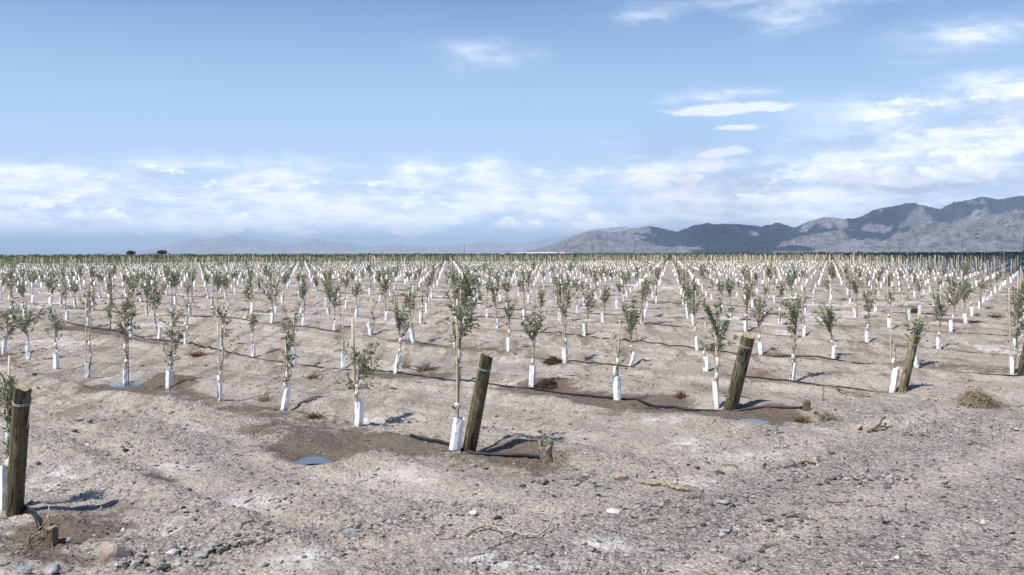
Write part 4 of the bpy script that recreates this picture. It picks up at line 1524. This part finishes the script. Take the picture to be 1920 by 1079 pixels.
def stub(px, py, h, r, label, name, mat, cap, seed, lean=(0, 0)):
    rg = np.random.default_rng(seed)
    p = at(px, py)
    mb = MB(); n, sd = 6, 12; vs_ = []
    for i in range(n):
        t = i / (n - 1)
        for j in range(sd):
            a = 2 * math.pi * j / sd
            rr = r * (1 - 0.08 * t) * (1 + rg.normal(0, 0.05))
            vs_.append((rr * math.cos(a) + lean[0] * t, rr * math.sin(a) + lean[1] * t, -0.04 + (h + 0.04) * t + (rg.normal(0, 0.008) if i == n - 1 else 0)))
    mb.add(vs_, [(i * sd + j, i * sd + (j + 1) % sd, (i + 1) * sd + (j + 1) % sd, (i + 1) * sd + j) for i in range(n - 1) for j in range(sd)])
    mb.add(vs_[-sd:] + [(lean[0], lean[1], h)], [(j, (j + 1) % sd, sd) for j in range(sd)], 1)
    o = mb.build(name, [M[mat], M[cap]], None, False)
    o.location = p
    return tag(o, label, 'stump'), p


stub(97, 1016, 0.105, 0.045, 'short sawn brown stump beside the near left twig pile', 'cut_stump', 'deadwood', 'endgrain', 3)
# stub that ties off the hose at centre
o, p = stub(1026, 868, 0.15, 0.062, 'grey wooden stub with two prongs tying off the hose at centre', 'hose_stub', 'stubwood', 'stubwood', 4, (-0.02, 0))
mb = MB(); rg_ = np.random.default_rng(5)
for s_ in (-1, 1):
    mb.tube([(-0.02 + 0.03 * s_, 0, 0.10), (-0.02 + 0.045 * s_, 0.01, 0.15), (-0.02 + 0.055 * s_ + 0.01, 0, 0.205), (-0.02 + 0.02 * s_ + 0.01, 0, 0.235)], [0.028, 0.030, 0.024, 0.012], 7)
mb.build('prong', M['stubwood'], o, True)
mb = MB()
for i in range(26):
    a = rg_.uniform(-0.6, 1.2); L = rg_.uniform(0.08, 0.24)
    mb.tube([(0.03, -0.01, rg_.uniform(0.0, 0.13)), (0.05 + L * 0.3, -0.03, rg_.uniform(0.02, 0.08)), (0.05 + L * 0.8 * math.cos(a), -0.02 - 0.12 * rg_.uniform(), 0.01)], 0.003, 4)
mb.build('straw_tie', M['straw'], o, True)
o, p = stub(1512, 768, 0.10, 0.05, 'dark stub at the end of the hose beside the puddle', 'hose_stub', 'deadwood', 'deadwood', 6)


def weed(px, py, wpx, hpx, mat, label, seed, n=120, blade=0.004, flat=False, cat='weed'):
    rg = np.random.default_rng(seed)
    p = at(px, py)
    m = p.y / F
    w, h = wpx * m * 0.5, hpx * m
    mb = MB()
    for i in range(n):
        az = rg.uniform(0, 6.283); s = rg.uniform(0, 1) ** 0.6
        bx, by = 0.25 * w * rg.normal(), 0.25 * w * rg.normal()
        ex, ey = w * s * math.cos(az), w * s * math.sin(az)
        hz = h * (1 - 0.6 * s * s) * rg.uniform(0.15, 1.15)
        if rg.uniform() < 0.25: ex *= 1.5; ey *= 1.5
        if flat:
            pts = [(ex * 0.9 + rg.normal(0, w * .1), ey * 0.9, hz * 0.3), (ex * 0.4 + rg.normal(0, w * .2), ey * 0.5 + rg.normal(0, w * .2), hz), (rg.normal(0, w * .4), rg.normal(0, w * .4), hz * 0.6), (ex * -0.6, ey * -0.7, max(0.01, hz * rg.uniform(0, 0.5)))]
        else:
            pts = [(bx, by, -0.01), (bx + ex * 0.35, by + ey * 0.35, hz * 0.6), (bx + ex, by + ey, hz)]
        mb.tube(pts, np.linspace(blade, blade * 0.4, len(pts)), 3, False)
    o = mb.build('dry_weed', M[mat])
    o.location = p
    return tag(o, label, cat, 'dry weeds between the rows')


M['rust'] = mottled('rust_brown_weed', (0.10, 0.05, 0.025), (0.22, 0.12, 0.06), 20, 0.9, island=0.4)
M['brush'] = mottled('dark_brush', (0.035, 0.022, 0.015), (0.12, 0.075, 0.05), 20, 0.9, island=0.4)
M['greenweed'] = mottled('yellow_green_weed', (0.12, 0.13, 0.05), (0.26, 0.24, 0.11), 20, 0.9, island=0.4)
weed(1832, 762, 86, 34, 'straw', 'large straw coloured tumbleweed clump at right below the pale post', 1, 420, 0.004, True)
weed(1826, 760, 40, 28, 'rust', 'rust brown heart of weed inside the large tumbleweed clump', 2, 120, 0.004, True)
weed(1503, 792, 36, 14, 'rust', 'rust brown weed below the dark hose stub', 3, 110)
weed(1552, 786, 40, 20, 'straw', 'pale dry grass tuft right of the rust brown weed', 4, 120)
weed(1278, 746, 24, 16, 'rust', 'small orange brown weed alone left of the mossy post', 5, 110)
weed(1026, 727, 52, 18, 'brush', 'dark brown brush at the foot of the full crowned sapling', 6, 180, 0.005, True)
weed(1036, 681, 44, 14, 'brush', 'dark brown brush left of a tall dark crowned sapling', 7, 160, 0.005, True)
weed(796, 697, 56, 22, 'straw', 'straw coloured weed between two rows left of the dark post', 8, 150)
weed(762, 690, 30, 24, 'straw', 'pale upright straw clump behind the round crowned sapling', 9, 90)
weed(500, 752, 40, 18, 'straw', 'dry grass tuft left of the third sapling guard', 10, 80)
weed(588, 710, 34, 12, 'rust', 'reddish low weed in the bare strip at left centre', 11, 90)
weed(592, 785, 34, 14, 'brush', 'low dark weed right of the third sapling guard', 12, 90)
weed(372, 668, 50, 12, 'rust', 'brown low brush behind the thin sparsely leaved sapling', 13, 130)
weed(1530, 590, 36, 12, 'greenweed', 'yellow green weed between far rows at right', 14, 90, 0.007)
weed(1716, 588, 30, 10, 'brush', 'dark low weed between far rows at right', 15, 70, 0.007, True)
weed(305, 728, 24, 9, 'greenweed', 'yellowish weed between puddle and narrow sapling guard', 16, 60)
weed(1868, 598, 34, 16, 'brush', 'leafless dark shrub at the right beside the lane', 17, 60, 0.007)

# ---------------------------------------------------------------- far things
def far_tree(px, py, wpx, hpx, Y, label, seed):
    rg = np.random.default_rng(seed)
    sx, up = ray(px, py)
    m = Y / F
    w, h = wpx * m * 0.5, hpx * m
    root = empty('broad_tree', (sx * Y, Y, 0))
    tb = MB()
    tb.tube([(0, 0, 0), (0.1, 0, h * 0.3), (0, 0.1, h * 0.6)], [w * 0.10, w * 0.07, w * 0.04], 7)
    for i in range(7):
        a = i * 0.9
        tb.tube([(0, 0, h * 0.3), (w * .4 * math.cos(a), w * .4 * math.sin(a), h * 0.5), (w * .7 * math.cos(a), w * .7 * math.sin(a), h * 0.7)], [w * .05, w * .03, w * .015], 5)
    tb.build('trunk', M['deadwood'], root, True)
    n = 2600
    c = [(rg.uniform(-0.65, 0.65) * w, rg.uniform(-0.6, 0.6) * w, h * rg.uniform(0.42, 0.74), rg.uniform(0.3, 0.46) * w) for _ in range(13)]
    k = rg.integers(0, len(c), n)
    cc = np.array(c)[k]
    dr = unit(rg.normal(0, 1, (n, 3)))
    P = cc[:, :3] + dr * (cc[:, 3:4] * rg.uniform(0.5, 1.0, (n, 1)) ** 0.5) * np.array([1, 1, 0.62])
    P[:, 2] = np.clip(P[:, 2], h * 0.2, h)
    D = unit(dr + rg.normal(0, 0.5, (n, 3)))
    N = unit(np.cross(D, rg.normal(0, 1, D.shape)))
    link('crown', quads_mesh('crown', leaf_quads(P, D, N, rg.uniform(0.3, 0.7, n), rg.uniform(0.2, 0.4, n)), M['darkleaf']), root)
    return tag(root, label, 'tree', 'lone trees on the horizon')


M['darkleaf'] = leaf_material('dark_tree_leaf', (0.008, 0.012, 0.008), (0.022, 0.030, 0.015))
far_tree(245, 478, 17, 16.5, 640, 'lone dark tree on the horizon, left one of two', 1)
far_tree(304, 478, 17, 16.5, 640, 'lone dark tree on the horizon, right one of two', 2)

M['polewood'] = mottled('utility_pole_wood', (0.10, 0.09, 0.08), (0.18, 0.16, 0.14), 3, 0.9)


def utility_pole(px, top, Y, label):
    sx, up = ray(px, top)
    h = EYE + up * Y
    root = empty('utility_pole', (sx * Y, Y, 0))
    mb = MB(); mb.tube([(0, 0, 0), (0, 0, h * 0.5), (0, 0, h)], [0.13, 0.11, 0.08], 8)
    mb.build('pole', M['polewood'], root, True)
    mb = MB(); mb.tube([(-0.9, 0, h - 0.6), (0.9, 0, h - 0.6)], [0.07, 0.07], 5)
    mb.build('crossarm', M['polewood'], root)
    for s_ in (-0.8, 0.0, 0.8):
        mb = MB(); mb.tube([(s_, 0, h - 0.53), (s_, 0, h - 0.42), (s_, 0, h - 0.30)], [0.03, 0.07, 0.04], 6)
        mb.build('insulator', M['wire'], root, True)
    return tag(root, label, 'utility pole', 'utility poles along the horizon')


POLES = [(871, 457), (1062, 455), (1111, 462), (1190, 456), (1326, 462), (1404, 455), (1440, 462), (1493, 449), (1686, 455), (1804, 449), (1919, 444)]
for i, (px, ty) in enumerate(POLES):
    lab = 'thin utility pole on the horizon, %s from the left' % ordinal(i + 1)
    utility_pole(px, ty, 620, lab)


def netted_shed():
    """long low white roofed shelter far behind the field"""
    Y = 1500.0
    root = empty('white_shed', (Y * (1010 - 960) / F, Y, 0))
    a, b, h0, h1 = -48.0, 52.0, 2.6, 4.0
    mb = MB(); n = 21
    for s_ in range(n - 1):
        x0 = a + (b - a) * s_ / (n - 1); x1 = a + (b - a) * (s_ + 1) / (n - 1)
        k0 = math.sin(math.pi * s_ / (n - 1)) ** 0.5; k1 = math.sin(math.pi * (s_ + 1) / (n - 1)) ** 0.5
        mb.add([(x0, -8, h0), (x1, -8, h0), (x1, 0, h0 + 1.6 * k1), (x0, 0, h0 + 1.6 * k0), (x0, 8, h0), (x1, 8, h0)],
               [(0, 1, 2, 3), (3, 2, 5, 4)])
    mb.build('roof', M['rock_white'], root)
    mb = MB()
    for x in np.linspace(a + 1, b - 1, 17):
        mb.tube([(x, -7.5, 0), (x, -7.5, h0 - 0.05)], 0.12, 5)
    mb.build('support_posts', M['polewood'], root)
    return tag(root, 'long low white roofed shelter far behind the field at centre', 'shed')


netted_shed()

# ---------------------------------------------------------------- air
def haze():
    m = bpy.data.materials.new('thin_air_haze')
    m.use_nodes = True
    w = NT(m.node_tree)
    out = w.n('ShaderNodeOutputMaterial')
    v = w.n('ShaderNodeVolumePrincipled')
    v.inputs['Color'].default_value = (0.60, 0.78, 1.0, 1)
    v.inputs['Density'].default_value = HAZE
    v.inputs['Anisotropy'].default_value = -0.1
    w.t.links.new(v.outputs[0], out.inputs['Volume'])
    mb = MB()
    x, y0, y1, z0, z1 = 50000, -3000, 52000, -60.0, 860.0
    mb.add([(-x, y0, z0), (x, y0, z0), (x, y1, z0), (-x, y1, z0), (-x, y0, z1), (x, y0, z1), (x, y1, z1), (-x, y1, z1)],
           [(3, 2, 1, 0), (4, 5, 6, 7), (0, 1, 5, 4), (1, 2, 6, 5), (2, 3, 7, 6), (3, 0, 4, 7)])
    tag(mb.build('haze', m), 'thin blue haze over the plain and mountains', 'haze', None, 'stuff')


def cloud_deck(name, pts, alt, rad, seed, count):
    """flat-bottomed cumulus drifting over the given ground points, up-sun of them"""
    import bmesh
    rg = np.random.default_rng(seed)
    c = np.asarray(pts, float)
    k = (alt - c[:, 2])
    c = np.stack([c[:, 0] - SHD[0] * k, c[:, 1] - SHD[1] * k, np.full(len(c), alt)], 1)
    if len(c) > count: c = c[rg.choice(len(c), count, replace=False)]
    bm = bmesh.new(); bmesh.ops.create_icosphere(bm, subdivisions=2, radius=1)
    v0 = np.array([v.co[:] for v in bm.verts]); f0 = [tuple(v.index for v in f.verts) for f in bm.faces]; bm.free()
    mb = MB()
    for p in c:
        r = (rad if np.isscalar(rad) else rad(p)) * rg.uniform(0.7, 1.3)
        v = v0 * np.array([r * rg.uniform(0.9, 1.4), r, r * 0.55]) * (1 + 0.18 * rg.normal(0, 1, (len(v0), 1)))
        v[:, 2] = np.where(v[:, 2] < 0, v[:, 2] * 0.3, v[:, 2])
        mb.add(v + p, f0)
    return tag(mb.build(name, M['cloud'], None, True), kind='structure')


M['cloud'] = mottled('cloud_white', (0.82, 0.83, 0.85), (0.9, 0.9, 0.9), 0.004, 1.0)


def cast_clouds():
    pts = []
    for nm in ('mountains', 'foothills'):
        me = bpy.data.objects[nm].data
        v = np.empty(len(me.vertices) * 3, np.float32); me.vertices.foreach_get('co', v); v = v.reshape(-1, 3)
        px, py = project(v[:, 0], v[:, 1], v[:, 2])
        lim = np.interp(px, [1225, 1245, 1300, 1400, 1450, 1490, 1500, 1540, 1600, 1640, 1665, 1690, 1730, 1760, 1790, 1830, 1870, 1920, 2060],
                        [300, 452, 474, 474, 462, 440, 300, 300, 424, 446, 444, 420, 404, 420, 412, 404, 394, 390, 390])
        ok = (py < lim) & (py > 340) & (v[:, 1] < 12300)
        pts.append(v[ok])
    cloud_deck('cloud', np.concatenate(pts), 3600, 170, 3, 420)
    rg = np.random.default_rng(8)
    n = 40000
    Y = 70 * (1000 / 70) ** rg.uniform(0, 1, n); X = Y * rg.uniform(-0.2, 0.75, n)
    px, py = project(X, Y, 0 * X)
    lim = np.interp(px, [700, 900, 1050, 1300, 1600, 1750, 1850, 1950, 2300], [470, 475, 479, 483, 486, 489, 495, 508, 524])
    ok = py < lim
    cloud_deck('cloud', np.stack([X, Y, 0 * X], 1)[ok], 1700, lambda p: min(42, max(5, 0.075 * (p[1] + SHD[1] * 1700))), 4, 1500)


cast_clouds()

HAZE = 0.000054
haze()
